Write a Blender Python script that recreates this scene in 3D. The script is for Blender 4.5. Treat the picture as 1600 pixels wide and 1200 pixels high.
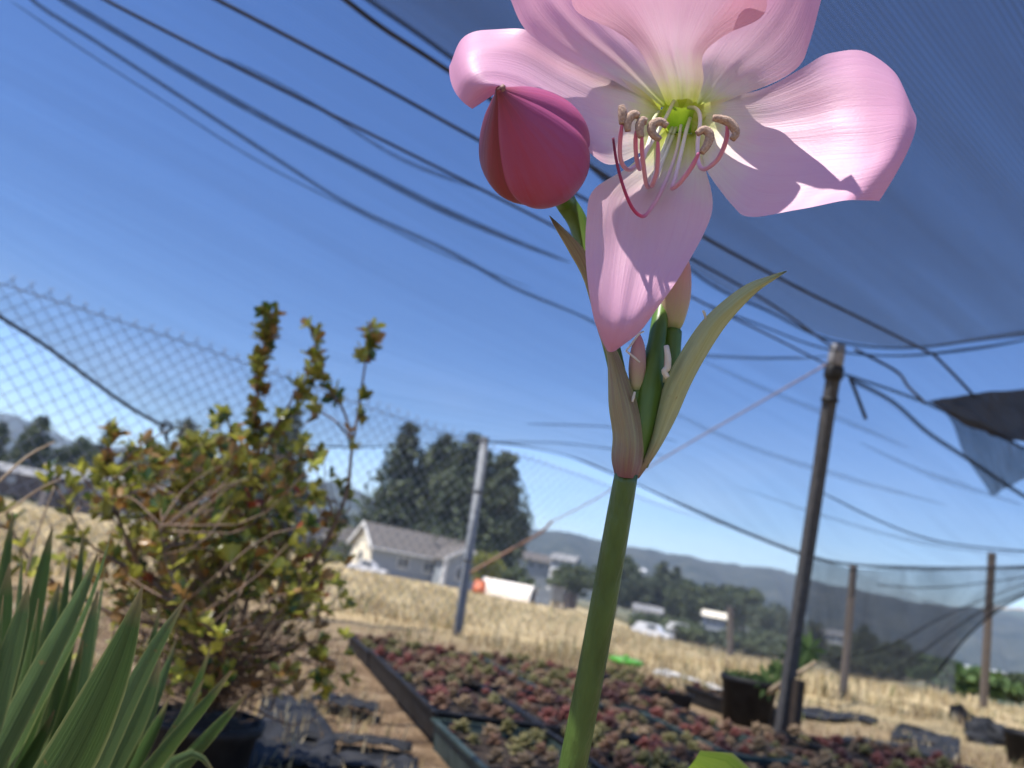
import bpy, math, random
import numpy as np
from mathutils import Vector, Matrix
from mathutils.bvhtree import BVHTree

for o in list(bpy.data.objects):
    bpy.data.objects.remove(o, do_unlink=True)
S = bpy.context.scene
COL = S.collection
rng = np.random.default_rng(7)
random.seed(7)

# ------------------------------------------------------------------ camera
TH, RO, FP = math.radians(14.0), math.radians(10.5), 1200.0
CAM = np.array([0.0, 0.0, 0.45])
FW = np.array([0, math.cos(TH), math.sin(TH)])
_r0 = np.array([1.0, 0, 0]); _u0 = np.array([0, -math.sin(TH), math.cos(TH)])
RT = math.cos(RO) * _r0 + math.sin(RO) * _u0
UP = -math.sin(RO) * _r0 + math.cos(RO) * _u0
cd = bpy.data.cameras.new('camera'); cam = bpy.data.objects.new('camera', cd); COL.objects.link(cam)
M3 = Matrix(((RT[0], UP[0], -FW[0]), (RT[1], UP[1], -FW[1]), (RT[2], UP[2], -FW[2])))
cam.matrix_world = Matrix.Translation(CAM.tolist()) @ M3.to_4x4()
cd.sensor_fit = 'HORIZONTAL'; cd.sensor_width = 36.0; cd.lens = 36.0 * FP / 1600
cd.clip_start = 0.01; cd.clip_end = 30000
cd.dof.use_dof = True; cd.dof.focus_distance = 0.256; cd.dof.aperture_fstop = 13.5
S.camera = cam

# ------------------------------------------------------------------ sky, sun, exposure
SUN = Vector((-0.36, -0.24, 0.90)).normalized()
W = bpy.data.worlds.new('World'); S.world = W; W.use_nodes = True
nt = W.node_tree; nt.nodes.clear()
wo = nt.nodes.new('ShaderNodeOutputWorld'); bg = nt.nodes.new('ShaderNodeBackground')
sky = nt.nodes.new('ShaderNodeTexSky'); sky.sky_type = 'NISHITA'; sky.sun_disc = False
sky.sun_elevation = math.asin(SUN.z); sky.sun_rotation = math.atan2(SUN.x, SUN.y)
sky.air_density = 1.0; sky.dust_density = 0.0; sky.ozone_density = 4.0
bg.inputs['Strength'].default_value = 0.122
# thin white cloud bank low over the horizon, all the way round
tc = nt.nodes.new('ShaderNodeTexCoord'); sx = nt.nodes.new('ShaderNodeSeparateXYZ')
mp = nt.nodes.new('ShaderNodeMapping'); mp.inputs['Scale'].default_value = (3.0, 3.0, 9.0)
nz = nt.nodes.new('ShaderNodeTexNoise'); nz.inputs['Scale'].default_value = 1.6; nz.inputs['Detail'].default_value = 6
r1 = nt.nodes.new('ShaderNodeMapRange'); r1.inputs[1].default_value = 0.42; r1.inputs[2].default_value = 0.66
r2 = nt.nodes.new('ShaderNodeMapRange'); r2.inputs[1].default_value = 0.03; r2.inputs[2].default_value = 0.26
r2.inputs[3].default_value = 1.0; r2.inputs[4].default_value = 0.0
ml = nt.nodes.new('ShaderNodeMath'); ml.operation = 'MULTIPLY'
ml2 = nt.nodes.new('ShaderNodeMath'); ml2.operation = 'MULTIPLY'; ml2.inputs[1].default_value = 0.12
mx = nt.nodes.new('ShaderNodeMix'); mx.data_type = 'RGBA'; mx.inputs[7].default_value = (8.5, 8.8, 9.2, 1)
L = nt.links.new
L(tc.outputs['Generated'], sx.inputs[0]); L(tc.outputs['Generated'], mp.inputs[0]); L(mp.outputs[0], nz.inputs['Vector'])
L(nz.outputs[0], r1.inputs[0]); L(sx.outputs['Z'], r2.inputs[0])
L(r1.outputs[0], ml.inputs[0]); L(r2.outputs[0], ml.inputs[1]); L(ml.outputs[0], ml2.inputs[0])
hs = nt.nodes.new('ShaderNodeHueSaturation'); hs.inputs['Saturation'].default_value = 1.22; hs.inputs['Hue'].default_value = 0.513; L(sky.outputs[0], hs.inputs['Color'])
L(ml2.outputs[0], mx.inputs[0]); L(hs.outputs[0], mx.inputs[6])
L(mx.outputs[2], bg.inputs['Color']); L(bg.outputs[0], wo.inputs['Surface'])

sd = bpy.data.lights.new('sun', 'SUN'); sd.energy = 5.0; sd.angle = math.radians(0.53); sd.color = (1.0, 0.95, 0.88)
so = bpy.data.objects.new('sun', sd); COL.objects.link(so)
so.rotation_euler = (-SUN).to_track_quat('-Z', 'Y').to_euler(); so.location = (0, 0, 30)

S.view_settings.view_transform = 'Standard'; S.view_settings.look = 'None'
S.view_settings.exposure = 0.8; S.view_settings.gamma = 1.0; S.view_settings.use_curve_mapping = False
S.cycles.use_denoising = True; S.cycles.use_adaptive_sampling = True; S.cycles.adaptive_threshold = 0.025
S.cycles.max_bounces = 5; S.cycles.transparent_max_bounces = 20
S.cycles.diffuse_bounces = 2; S.cycles.transmission_bounces = 4; S.cycles.volume_bounces = 0
S.cycles.caustics_reflective = False; S.cycles.caustics_refractive = False

# ------------------------------------------------------------------ helpers
def ray(px, py): return FW + RT * (px - 800) / FP + UP * (600 - py) / FP
def at(px, py, d): return CAM + ray(px, py) * d
def on_z(px, py, z=0.0):
    v = ray(px, py); return CAM + v * ((z - CAM[2]) / v[2])
def on_y(px, py, y):
    v = ray(px, py); return CAM + v * ((y - CAM[1]) / v[1])
def smooth(a, b, x):
    t = np.clip((x - a) / (b - a), 0, 1); return t * t * (3 - 2 * t)

def mesh_obj(name, verts, faces, mat, parent=None, org=None, uv=None, smooth_sh=True, mats=None, midx=None):
    verts = np.asarray(verts, float)
    if org is None and parent is not None: org = ORG.get(parent.name, (0, 0, 0))
    if org is not None: verts = verts - np.asarray(org)
    me = bpy.data.meshes.new(name)
    me.from_pydata(verts.tolist(), [], faces if isinstance(faces, list) else faces.tolist())
    if mats:
        for m in mats: me.materials.append(m)
        if midx is not None: me.polygons.foreach_set('material_index', np.asarray(midx, dtype=np.int32))
    elif mat: me.materials.append(mat)
    if smooth_sh: me.polygons.foreach_set('use_smooth', np.ones(len(me.polygons), bool))
    if uv is not None:
        ul = me.uv_layers.new(name='UVMap')
        li = np.empty(len(me.loops), np.int32); me.loops.foreach_get('vertex_index', li)
        ul.data.foreach_set('uv', np.asarray(uv, np.float32)[li].ravel())
    me.update()
    o = bpy.data.objects.new(name, me); COL.objects.link(o)
    if parent is not None: o.parent = parent; ORG[o.name] = tuple(org)
    elif org is not None: o.location = tuple(org); ORG[o.name] = tuple(org)
    else: ORG[o.name] = (0, 0, 0)
    return o
ORG = {}
def tag(o, label=None, cat=None, group=None, kind=None):
    if label: o['label'] = label
    if cat: o['category'] = cat
    if group: o['group'] = group
    if kind: o['kind'] = kind
    return o
def thing(name, loc, label, cat, group=None):
    o = bpy.data.objects.new(name, None); COL.objects.link(o); o.location = tuple(loc); o.empty_display_size = 0.05
    ORG[o.name] = tuple(loc); return tag(o, label, cat, group)
def copy_tree(o, parent=None):
    c = o.copy(); COL.objects.link(c); c.parent = parent; ORG[c.name] = ORG.get(o.name, (0, 0, 0))
    for ch in list(o.children): copy_tree(ch, c)
    return c

def catmull(P, n):
    P = np.asarray(P, float); m = len(P)
    t = np.linspace(0, m - 1, n); i = np.clip(t.astype(int), 0, m - 2); f = (t - i)[:, None]
    g = lambda k: P[np.clip(k, 0, m - 1)]
    p0, p1, p2, p3 = g(i - 1), g(i), g(i + 1), g(i + 2)
    p0 = np.where((i == 0)[:, None], 2 * p1 - p2, p0); p3 = np.where((i >= m - 2)[:, None], 2 * p2 - p1, p3)
    return 0.5 * (2 * p1 + (p2 - p0) * f + (2 * p0 - 5 * p1 + 4 * p2 - p3) * f ** 2 + (3 * p1 - p0 - 3 * p2 + p3) * f ** 3)

def grid_faces(nu, nv, wrap=False):
    F = []
    for i in range(nu - 1):
        for j in range(nv if wrap else nv - 1):
            k = (j + 1) % nv
            F.append((i * nv + j, i * nv + k, (i + 1) * nv + k, (i + 1) * nv + j))
    return F
def tube(P, r, sides=8, cap=True, flat=1.0, ref=None):
    P = np.asarray(P, float); n = len(P); r = np.broadcast_to(np.asarray(r, float), (n,))
    T = np.gradient(P, axis=0); T /= np.linalg.norm(T, axis=1)[:, None] + 1e-12
    a = np.array(ref if ref is not None else (0.31, 0.22, 0.93)); V = []
    for i in range(n):
        s = np.cross(T[i], a); s /= np.linalg.norm(s) + 1e-12; b = np.cross(s, T[i])
        for k in range(sides):
            an = 2 * math.pi * k / sides
            V.append(P[i] + r[i] * (math.cos(an) * s + flat * math.sin(an) * b))
    F = grid_faces(n, sides, True)
    if cap:
        F.append(tuple(range(sides - 1, -1, -1))); F.append(tuple((n - 1) * sides + k for k in range(sides)))
    return np.array(V), F
def tube_uv(n, sides): return np.array([[k / sides, i / max(1, n - 1)] for i in range(n) for k in range(sides)])
class MB:
    def __init__(s): s.v = []; s.f = []; s.n = 0
    def add(s, V, F):
        s.v.append(np.asarray(V, float)); s.f += [tuple(i + s.n for i in f) for f in F]; s.n += len(V); return s
    def box(s, c, size, M=None):
        c = np.asarray(c, float); h = np.asarray(size, float) / 2
        V = np.array([[x, y, z] for z in (-1, 1) for y in (-1, 1) for x in (-1, 1)]) * h + c
        if M is not None: V = M(V)
        return s.add(V, [(0, 2, 3, 1), (4, 5, 7, 6), (0, 1, 5, 4), (2, 6, 7, 3), (0, 4, 6, 2), (1, 3, 7, 5)])
    def prism(s, poly, d, M=None):           # poly: list of 3-D points, extruded by vector d
        p = np.asarray(poly, float); n = len(p); V = np.vstack([p, p + np.asarray(d)])
        if M is not None: V = M(V)
        return s.add(V, [tuple(range(n - 1, -1, -1)), tuple(range(n, 2 * n))] + [(i, (i + 1) % n, n + (i + 1) % n, n + i) for i in range(n)])
    def build(s, name, mat, parent=None, org=None, sm=False): return mesh_obj(name, np.vstack(s.v), s.f, mat, parent, org, smooth_sh=sm)

# ------------------------------------------------------------------ materials
def new_mat(name):
    m = bpy.data.materials.new(name); m.use_nodes = True; n = m.node_tree; n.nodes.clear()
    out = n.nodes.new('ShaderNodeOutputMaterial'); return m, n, out
def pm(name, c1, c2=None, rough=0.7, scale=20, detail=5, bump=0.0, bscale=None, stretch=None, spec=0.4, transl=0.0, tcol=None, uv=False, ramp=(0.35, 0.65), metal=0.0):
    m, n, out = new_mat(name); c2 = c2 or c1
    b = n.nodes.new('ShaderNodeBsdfPrincipled'); b.inputs['Roughness'].default_value = rough
    b.inputs['Specular IOR Level'].default_value = spec; b.inputs['Metallic'].default_value = metal
    tc = n.nodes.new('ShaderNodeTexCoord'); mp = n.nodes.new('ShaderNodeMapping')
    if stretch: mp.inputs['Scale'].default_value = stretch
    n.links.new(tc.outputs['UV' if uv else 'Object'], mp.inputs[0])
    nz = n.nodes.new('ShaderNodeTexNoise'); nz.inputs['Scale'].default_value = scale; nz.inputs['Detail'].default_value = detail
    n.links.new(mp.outputs[0], nz.inputs['Vector'])
    rp = n.nodes.new('ShaderNodeValToRGB'); rp.color_ramp.elements[0].position = ramp[0]; rp.color_ramp.elements[1].position = ramp[1]
    rp.color_ramp.elements[0].color = (*c1, 1); rp.color_ramp.elements[1].color = (*c2, 1)
    n.links.new(nz.outputs[0], rp.inputs[0]); n.links.new(rp.outputs[0], b.inputs['Base Color'])
    if bump:
        bp = n.nodes.new('ShaderNodeBump'); bp.inputs['Strength'].default_value = bump; bp.inputs['Distance'].default_value = 0.01
        nb = nz
        if bscale:
            nb = n.nodes.new('ShaderNodeTexNoise'); nb.inputs['Scale'].default_value = bscale; nb.inputs['Detail'].default_value = 4
            n.links.new(mp.outputs[0], nb.inputs['Vector'])
        n.links.new(nb.outputs[0], bp.inputs['Height']); n.links.new(bp.outputs[0], b.inputs['Normal'])
    if transl:
        t = n.nodes.new('ShaderNodeBsdfTranslucent')
        if tcol: t.inputs['Color'].default_value = (*tcol, 1)
        else: n.links.new(rp.outputs[0], t.inputs['Color'])
        mx = n.nodes.new('ShaderNodeMixShader'); mx.inputs[0].default_value = transl
        n.links.new(b.outputs[0], mx.inputs[1]); n.links.new(t.outputs[0], mx.inputs[2]); n.links.new(mx.outputs[0], out.inputs['Surface'])
    else: n.links.new(b.outputs[0], out.inputs['Surface'])
    return m
def petal_mat(name, stops, transl=0.36, vein=(0.62, 0.24, 0.42), veinf=0.16, rough=0.45, sparkle=0.25):
    m, n, out = new_mat(name); lk = n.links.new
    tc = n.nodes.new('ShaderNodeTexCoord'); sp = n.nodes.new('ShaderNodeSeparateXYZ'); lk(tc.outputs['UV'], sp.inputs[0])
    nzw = n.nodes.new('ShaderNodeTexNoise'); nzw.inputs['Scale'].default_value = 5; nzw.inputs['Detail'].default_value = 3; lk(tc.outputs['UV'], nzw.inputs['Vector'])
    ad = n.nodes.new('ShaderNodeMath'); ad.operation = 'MULTIPLY_ADD'; ad.inputs[1].default_value = 0.16; lk(nzw.outputs[0], ad.inputs[0])
    sb = n.nodes.new('ShaderNodeMath'); sb.operation = 'SUBTRACT'; sb.inputs[1].default_value = 0.08; lk(sp.outputs['Y'], sb.inputs[0]); lk(sb.outputs[0], ad.inputs[2])
    rp = n.nodes.new('ShaderNodeValToRGB'); el = rp.color_ramp.elements
    for i, (p, c) in enumerate(stops):
        e = el[i] if i < 2 else el.new(p)
        e.position = p; e.color = (*c, 1)
    lk(ad.outputs[0], rp.inputs[0])
    mp = n.nodes.new('ShaderNodeMapping'); mp.inputs['Scale'].default_value = (22, 1.6, 1); lk(tc.outputs['UV'], mp.inputs[0])
    vn = n.nodes.new('ShaderNodeTexNoise'); vn.inputs['Scale'].default_value = 2.2; vn.inputs['Detail'].default_value = 4; vn.inputs['Distortion'].default_value = 0.55; lk(mp.outputs[0], vn.inputs['Vector'])
    vr = n.nodes.new('ShaderNodeMapRange'); vr.inputs[1].default_value = 0.45; vr.inputs[2].default_value = 0.75; vr.inputs[4].default_value = veinf; lk(vn.outputs[0], vr.inputs[0])
    mx = n.nodes.new('ShaderNodeMix'); mx.data_type = 'RGBA'; mx.inputs[7].default_value = (*vein, 1); lk(vr.outputs[0], mx.inputs[0]); lk(rp.outputs[0], mx.inputs[6])
    b = n.nodes.new('ShaderNodeBsdfPrincipled'); b.inputs['Roughness'].default_value = rough; b.inputs['Specular IOR Level'].default_value = sparkle
    lk(mx.outputs[2], b.inputs['Base Color'])
    fb = n.nodes.new('ShaderNodeTexNoise'); fb.inputs['Scale'].default_value = 900; lk(tc.outputs['Object'], fb.inputs['Vector'])
    am = n.nodes.new('ShaderNodeMath'); am.operation = 'MULTIPLY_ADD'; am.inputs[1].default_value = 0.35; lk(fb.outputs[0], am.inputs[0]); lk(vn.outputs[0], am.inputs[2])
    bp = n.nodes.new('ShaderNodeBump'); bp.inputs['Strength'].default_value = 0.22; bp.inputs['Distance'].default_value = 0.0008; lk(am.outputs[0], bp.inputs['Height']); lk(bp.outputs[0], b.inputs['Normal'])
    t = n.nodes.new('ShaderNodeBsdfTranslucent'); lk(mx.outputs[2], t.inputs['Color']); lk(bp.outputs[0], t.inputs['Normal'])
    ms = n.nodes.new('ShaderNodeMixShader'); ms.inputs[0].default_value = transl
    lk(b.outputs[0], ms.inputs[1]); lk(t.outputs[0], ms.inputs[2]); lk(ms.outputs[0], out.inputs['Surface'])
    return m
def net_mat(name, lo, hi, thread=0.10, color=(0.03, 0.033, 0.04), stretch=(1.2, 26, 1), tscale=420):
    # woven shade cloth: open holes (transparent) between dark threads; the cover varies with the gathers of the cloth
    m, n, out = new_mat(name); lk = n.links.new
    tc = n.nodes.new('ShaderNodeTexCoord'); mp = n.nodes.new('ShaderNodeMapping'); mp.inputs['Scale'].default_value = stretch
    lk(tc.outputs['UV'], mp.inputs[0])
    nz = n.nodes.new('ShaderNodeTexNoise'); nz.inputs['Scale'].default_value = 1.0; nz.inputs['Detail'].default_value = 5; nz.inputs['Roughness'].default_value = 0.6; nz.inputs['Distortion'].default_value = 0.4
    lk(mp.outputs[0], nz.inputs['Vector'])
    mr = n.nodes.new('ShaderNodeMapRange'); mr.inputs[1].default_value = 0.33; mr.inputs[2].default_value = 0.7; mr.inputs[3].default_value = lo; mr.inputs[4].default_value = hi
    lk(nz.outputs[0], mr.inputs[0])
    wv = n.nodes.new('ShaderNodeTexWave'); wv.bands_direction = 'Y'; wv.inputs['Scale'].default_value = tscale; wv.inputs['Distortion'].default_value = 0.0; lk(tc.outputs['UV'], wv.inputs['Vector'])
    ma = n.nodes.new('ShaderNodeMath'); ma.operation = 'MULTIPLY_ADD'; ma.inputs[1].default_value = thread; lk(wv.outputs[1], ma.inputs[0]); lk(mr.outputs[0], ma.inputs[2])
    d = n.nodes.new('ShaderNodeBsdfDiffuse'); d.inputs['Color'].default_value = (*color, 1)
    t2 = n.nodes.new('ShaderNodeBsdfTranslucent'); t2.inputs['Color'].default_value = (*color, 1)
    md = n.nodes.new('ShaderNodeMixShader'); md.inputs[0].default_value = 0.4; lk(d.outputs[0], md.inputs[1]); lk(t2.outputs[0], md.inputs[2])
    tr = n.nodes.new('ShaderNodeBsdfTransparent')
    ms = n.nodes.new('ShaderNodeMixShader'); lk(ma.outputs[0], ms.inputs[0]); lk(tr.outputs[0], ms.inputs[1]); lk(md.outputs[0], ms.inputs[2])
    lk(ms.outputs[0], out.inputs['Surface']); return m

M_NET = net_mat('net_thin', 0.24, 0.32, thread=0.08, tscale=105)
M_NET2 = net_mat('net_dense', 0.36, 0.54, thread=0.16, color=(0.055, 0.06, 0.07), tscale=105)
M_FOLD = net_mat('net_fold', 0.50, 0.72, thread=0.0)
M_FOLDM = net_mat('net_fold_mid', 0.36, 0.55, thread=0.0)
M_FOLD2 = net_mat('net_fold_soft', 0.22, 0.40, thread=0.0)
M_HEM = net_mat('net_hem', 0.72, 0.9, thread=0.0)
M_CABLE = pm('cable_black', (0.012, 0.013, 0.015), (0.03, 0.03, 0.032), 0.6)
M_STEEL = pm('galvanised', (0.12, 0.13, 0.145), (0.18, 0.195, 0.21), 0.55, 30, metal=0.2)
M_WIRE = pm('wire_grey', (0.20, 0.22, 0.25), (0.30, 0.32, 0.35), 0.5, metal=0.4)
M_WOOD = pm('weathered_wood', (0.055, 0.053, 0.052), (0.12, 0.115, 0.112), 0.85, 6, bump=0.4, stretch=(30, 30, 1.2))
M_WOOD2 = pm('stake_wood', (0.12, 0.10, 0.088), (0.21, 0.18, 0.155), 0.85, 6, stretch=(30, 30, 1.5))
M_STICK = pm('dry_stick', (0.30, 0.22, 0.14), (0.48, 0.38, 0.25), 0.8, 30)
M_BLACK = pm('black_plastic', (0.010, 0.010, 0.011), (0.022, 0.022, 0.023), 0.6, 25, bump=0.08, spec=0.25)
M_SHEET = pm('weed_cloth', (0.018, 0.019, 0.021), (0.045, 0.046, 0.05), 0.75, 14, bump=0.25, spec=0.2)
M_TRAYG = pm('tray_green_grey', (0.03, 0.05, 0.048), (0.06, 0.085, 0.08), 0.6, 20, spec=0.25)
M_SOIL = pm('potting_soil', (0.02, 0.014, 0.01), (0.05, 0.035, 0.025), 0.95, 60, bump=0.6)
M_WHITE = pm('white_paint', (0.60, 0.60, 0.58), (0.70, 0.70, 0.68), 0.6, 3)
M_CREAM = pm('cream_siding', (0.66, 0.60, 0.46), (0.74, 0.68, 0.54), 0.7, 3, stretch=(1, 1, 6))
M_GREYW = pm('grey_and_shaded_siding', (0.22, 0.25, 0.28), (0.28, 0.31, 0.34), 0.7, 3, stretch=(1, 1, 6))
M_ROOF = pm('roof_shingle', (0.085, 0.077, 0.07), (0.13, 0.118, 0.108), 0.9, 2.5, bump=0.3)
M_ROOFL = pm('roof_light', (0.15, 0.15, 0.15), (0.25, 0.25, 0.24), 0.6, 1)
M_DARKW = pm('dark_wall', (0.05, 0.045, 0.05), (0.10, 0.085, 0.085), 0.8, 1.5)
M_TAR = pm('faded_tarp', (0.70, 0.60, 0.48), (0.80, 0.74, 0.66), 0.7, 1.5)
M_GLASS = pm('window_glass', (0.04, 0.055, 0.075), (0.07, 0.09, 0.11), 0.1, 1)
M_ORANGE = pm('orange_plastic', (0.40, 0.09, 0.03), (0.50, 0.14, 0.06), 0.5, 6)
M_CARW = pm('car_silver', (0.55, 0.56, 0.58), (0.62, 0.63, 0.65), 0.3, 2)
M_TYRE = pm('tyre', (0.02, 0.02, 0.02), (0.03, 0.03, 0.03), 0.8, 5)
M_BARK = pm('bark', (0.09, 0.065, 0.045), (0.20, 0.15, 0.11), 0.9, 20, bump=0.3)
M_TWIG = pm('twig', (0.11, 0.075, 0.05), (0.21, 0.145, 0.10), 0.85, 40)
M_BUNDLE = pm('rope_brown', (0.20, 0.115, 0.08), (0.30, 0.185, 0.13), 0.8, 40)
M_ROPEP = pm('rope_pale', (0.36, 0.26, 0.25), (0.46, 0.36, 0.34), 0.8, 40)

# ------------------------------------------------------------------ ground
def ground_z(x, y):
    x = np.asarray(x, float); y = np.asarray(y, float)
    r = np.hypot(x, y); yy = np.maximum(y, 0.0)
    az = np.arctan2(x, np.maximum(y, 0.01))
    z = -0.02 * np.clip(yy - 6, 0, 104)
    z = z - 0.03 * np.clip(yy - 13, 0, 150) * smooth(0.10, 0.30, az)
    far = smooth(140, 600, r)
    z = z * (1 - far) + (-9.0) * far
    near = 0.014 * (np.sin(x * 3.1 + 1.3) * np.cos(y * 2.7) + 0.6 * np.sin(x * 7.3 + y * 5.1))
    return z + near * smooth(0.3, 1.5, r)
def gp(px, py):                       # where the view ray of a pixel meets the ground
    v = ray(px, py); t = 0.3
    for _ in range(4000):
        p = CAM + v * t
        if p[2] < float(ground_z(p[0], p[1])): break
        t *= 1.006
    return np.array([p[0], p[1], float(ground_z(p[0], p[1]))])
rad = np.concatenate([[0.0], np.geomspace(0.25, 4500, 180)]); NA = 180
V = []; 
for r in rad:
    a = np.linspace(0, 2 * math.pi, NA, endpoint=False)
    x, y = r * np.sin(a), r * np.cos(a); V.append(np.stack([x, y, ground_z(x, y)], 1))
m, n, out = new_mat('dry_earth'); lk = n.links.new
tcg = n.nodes.new('ShaderNodeTexCoord')
def nn(scale, detail=6, rough=0.6):
    q = n.nodes.new('ShaderNodeTexNoise'); q.inputs['Scale'].default_value = scale; q.inputs['Detail'].default_value = detail; q.inputs['Roughness'].default_value = rough
    lk(tcg.outputs['Object'], q.inputs['Vector']); return q
def rampn(src, stops):
    q = n.nodes.new('ShaderNodeValToRGB'); el = q.color_ramp.elements
    for i, (p, c) in enumerate(stops):
        e = el[i] if i < 2 else el.new(p)
        e.position = p; e.color = (*c, 1)
    lk(src, q.inputs[0]); return q
n1 = nn(9, 8, 0.72); n2 = nn(0.9); n3 = nn(55, 4)
c_dirt = rampn(n1.outputs[0], [(0.30, (0.09, 0.056, 0.034)), (0.50, (0.28, 0.19, 0.115)), (0.70, (0.48, 0.36, 0.23))])
c_straw = rampn(n2.outputs[0], [(0.30, (0.36, 0.27, 0.15)), (0.55, (0.52, 0.41, 0.23)), (0.75, (0.44, 0.38, 0.21))])
ln = n.nodes.new('ShaderNodeVectorMath'); ln.operation = 'LENGTH'; lk(tcg.outputs['Object'], ln.inputs[0])
mr = n.nodes.new('ShaderNodeMapRange'); mr.inputs[1].default_value = 3.6; mr.inputs[2].default_value = 6.5; lk(ln.outputs['Value'], mr.inputs[0])
mg = n.nodes.new('ShaderNodeMix'); mg.data_type = 'RGBA'; lk(mr.outputs[0], mg.inputs[0]); lk(c_dirt.outputs[0], mg.inputs[6]); lk(c_straw.outputs[0], mg.inputs[7])
n4 = nn(0.02, 4); c_far = rampn(n4.outputs[0], [(0.38, (0.06, 0.075, 0.04)), (0.5, (0.12, 0.12, 0.06)), (0.64, (0.34, 0.27, 0.16))])
mr2 = n.nodes.new('ShaderNodeMapRange'); mr2.inputs[1].default_value = 90; mr2.inputs[2].default_value = 200; lk(ln.outputs['Value'], mr2.inputs[0])
mg2 = n.nodes.new('ShaderNodeMix'); mg2.data_type = 'RGBA'; lk(mr2.outputs[0], mg2.inputs[0]); lk(mg.outputs[2], mg2.inputs[6]); lk(c_far.outputs[0], mg2.inputs[7])
bs = n.nodes.new('ShaderNodeBsdfPrincipled'); bs.inputs['Roughness'].default_value = 0.95; bs.inputs['Specular IOR Level'].default_value = 0.1
lk(mg2.outputs[2], bs.inputs['Base Color'])
bp = n.nodes.new('ShaderNodeBump'); bp.inputs['Strength'].default_value = 0.9; bp.inputs['Distance'].default_value = 0.03
am = n.nodes.new('ShaderNodeMath'); am.operation = 'ADD'; lk(n1.outputs[0], am.inputs[0]); lk(n3.outputs[0], am.inputs[1]); lk(am.outputs[0], bp.inputs['Height']); lk(bp.outputs[0], bs.inputs['Normal'])
lk(bs.outputs[0], out.inputs['Surface'])
tag(mesh_obj('ground', np.vstack(V), grid_faces(len(rad), NA, True), m), 'dry brown earth and straw coloured field', None, None, 'structure')

# ------------------------------------------------------------------ hills
M_HILL = pm('wooded_hill', (0.014, 0.024, 0.018), (0.052, 0.058, 0.042), 0.95, 0.02, 8, bump=0.0)
M_HILL2 = pm('wooded_hill_with_dry_clearings', (0.045, 0.065, 0.035), (0.34, 0.27, 0.18), 0.95, 0.0035, 7, ramp=(0.50, 0.60))
def hill(name, label, pts, dist, depth, mat, seed):
    r = np.random.default_rng(seed); pts = np.array(pts, float)
    pxs = np.arange(pts[0, 0], pts[-1, 0], 9.0); pys = np.interp(pxs, pts[:, 0], pts[:, 1])
    V = []; NV = 16
    for k in range(NV):
        t = k / (NV - 1)
        for i, (a, b) in enumerate(zip(pxs, pys)):
            p = at(a, b, dist); hor = at(a, 600 + 304 + (a - 800) * math.tan(RO), dist)
            jit = 1.04 + 0.02 * math.sin(i * 0.35 + seed) + 0.012 * math.sin(i * 0.9 + seed * 2) + r.normal(0, 0.008)
            h = (p[2] - CAM[2]) * jit
            q = p * (1 - 0.45 * (1 - t) * depth) if t < 1 else p
            ridge = 0.12 * math.sin(i * 0.55 + 3 * t + seed) * t * (1 - t) * 4 + 0.06 * math.sin(i * 1.7 + 7 * t) * (1 - t)
            V.append([q[0], q[1], -12 + (h + 12) * max(0, (t ** 0.85 + ridge * 0.6))])
    nI = len(pxs)
    for i in range(nI):                        # the back slope
        q = V[(NV - 1) * nI + i]; V.append([q[0] * 1.25, q[1] * 1.25, -12])
    tag(mesh_obj(name, V, grid_faces(NV + 1, nI), mat), label, None, None, 'structure')
hill('hills', 'low wooded hills closing the valley on the right', [(430, 742), (540, 762), (600, 790), (700, 806), (780, 822), (830, 829), (900, 838), (960, 850), (1040, 868), (1100, 875), (1160, 886), (1230, 896), (1300, 916), (1380, 934), (1460, 946), (1560, 960), (1750, 990), (2000, 1040)], 1500, 0.8, M_HILL, 3)
hill('hills', 'farther blue mountains behind the trees on the left', [(-400, 560), (-100, 640), (0, 650), (50, 660), (110, 690), (170, 702), (240, 700), (300, 708), (400, 735), (470, 752), (560, 780), (640, 812), (720, 850)], 2000, 0.6, M_HILL, 5)
hill('hills', 'far hillside with pale dry clearings on the right', [(1150, 960), (1300, 945), (1420, 952), (1520, 950), (1580, 952), (1640, 962), (1760, 975), (2000, 1005)], 2100, 0.6, M_HILL2, 9)

# ------------------------------------------------------------------ air
hz = MB().box((0, 0, 112), (9200, 9200, 256)).build('haze', None)
mh, nh, oh = new_mat('thin_air'); pv = nh.nodes.new('ShaderNodeVolumePrincipled')
pv.inputs['Color'].default_value = (0.62, 0.78, 1.0, 1); pv.inputs['Density'].default_value = 0.00019; pv.inputs['Anisotropy'].default_value = 0.1
nh.links.new(pv.outputs[0], oh.inputs['Volume']); hz.data.materials.append(mh)
tag(hz, 'thin blue haze over the valley', None, None, 'stuff')

# ------------------------------------------------------------------ trees
def quads(C, size, r, flat=0.0):
    N = len(C); size = np.broadcast_to(size, (N,))
    a = r.normal(size=(N, 3)); a[:, 2] *= (1 - flat); a /= np.linalg.norm(a, axis=1)[:, None]
    b = np.cross(a, r.normal(size=(N, 3))); b /= np.linalg.norm(b, axis=1)[:, None]
    s = size[:, None]
    V = np.stack([C - a * s, C + b * s * 0.45, C + a * s, C - b * s * 0.45], 1).reshape(-1, 3)
    F = np.arange(N * 4).reshape(N, 4)
    return V, F
M_CON = pm('conifer_needles', (0.035, 0.052, 0.026), (0.085, 0.105, 0.055), 0.8, 0.5, 4, transl=0.2)
M_CON2 = pm('cypress_foliage', (0.04, 0.058, 0.03), (0.095, 0.115, 0.06), 0.8, 0.4, 4, transl=0.2)
M_OAK = pm('oak_foliage', (0.045, 0.065, 0.03), (0.10, 0.125, 0.05), 0.8, 0.5, 4, transl=0.25)
M_BUSHY = pm('yellow_green_foliage', (0.12, 0.15, 0.03), (0.25, 0.25, 0.06), 0.8, 0.8, 4, transl=0.3)
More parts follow.
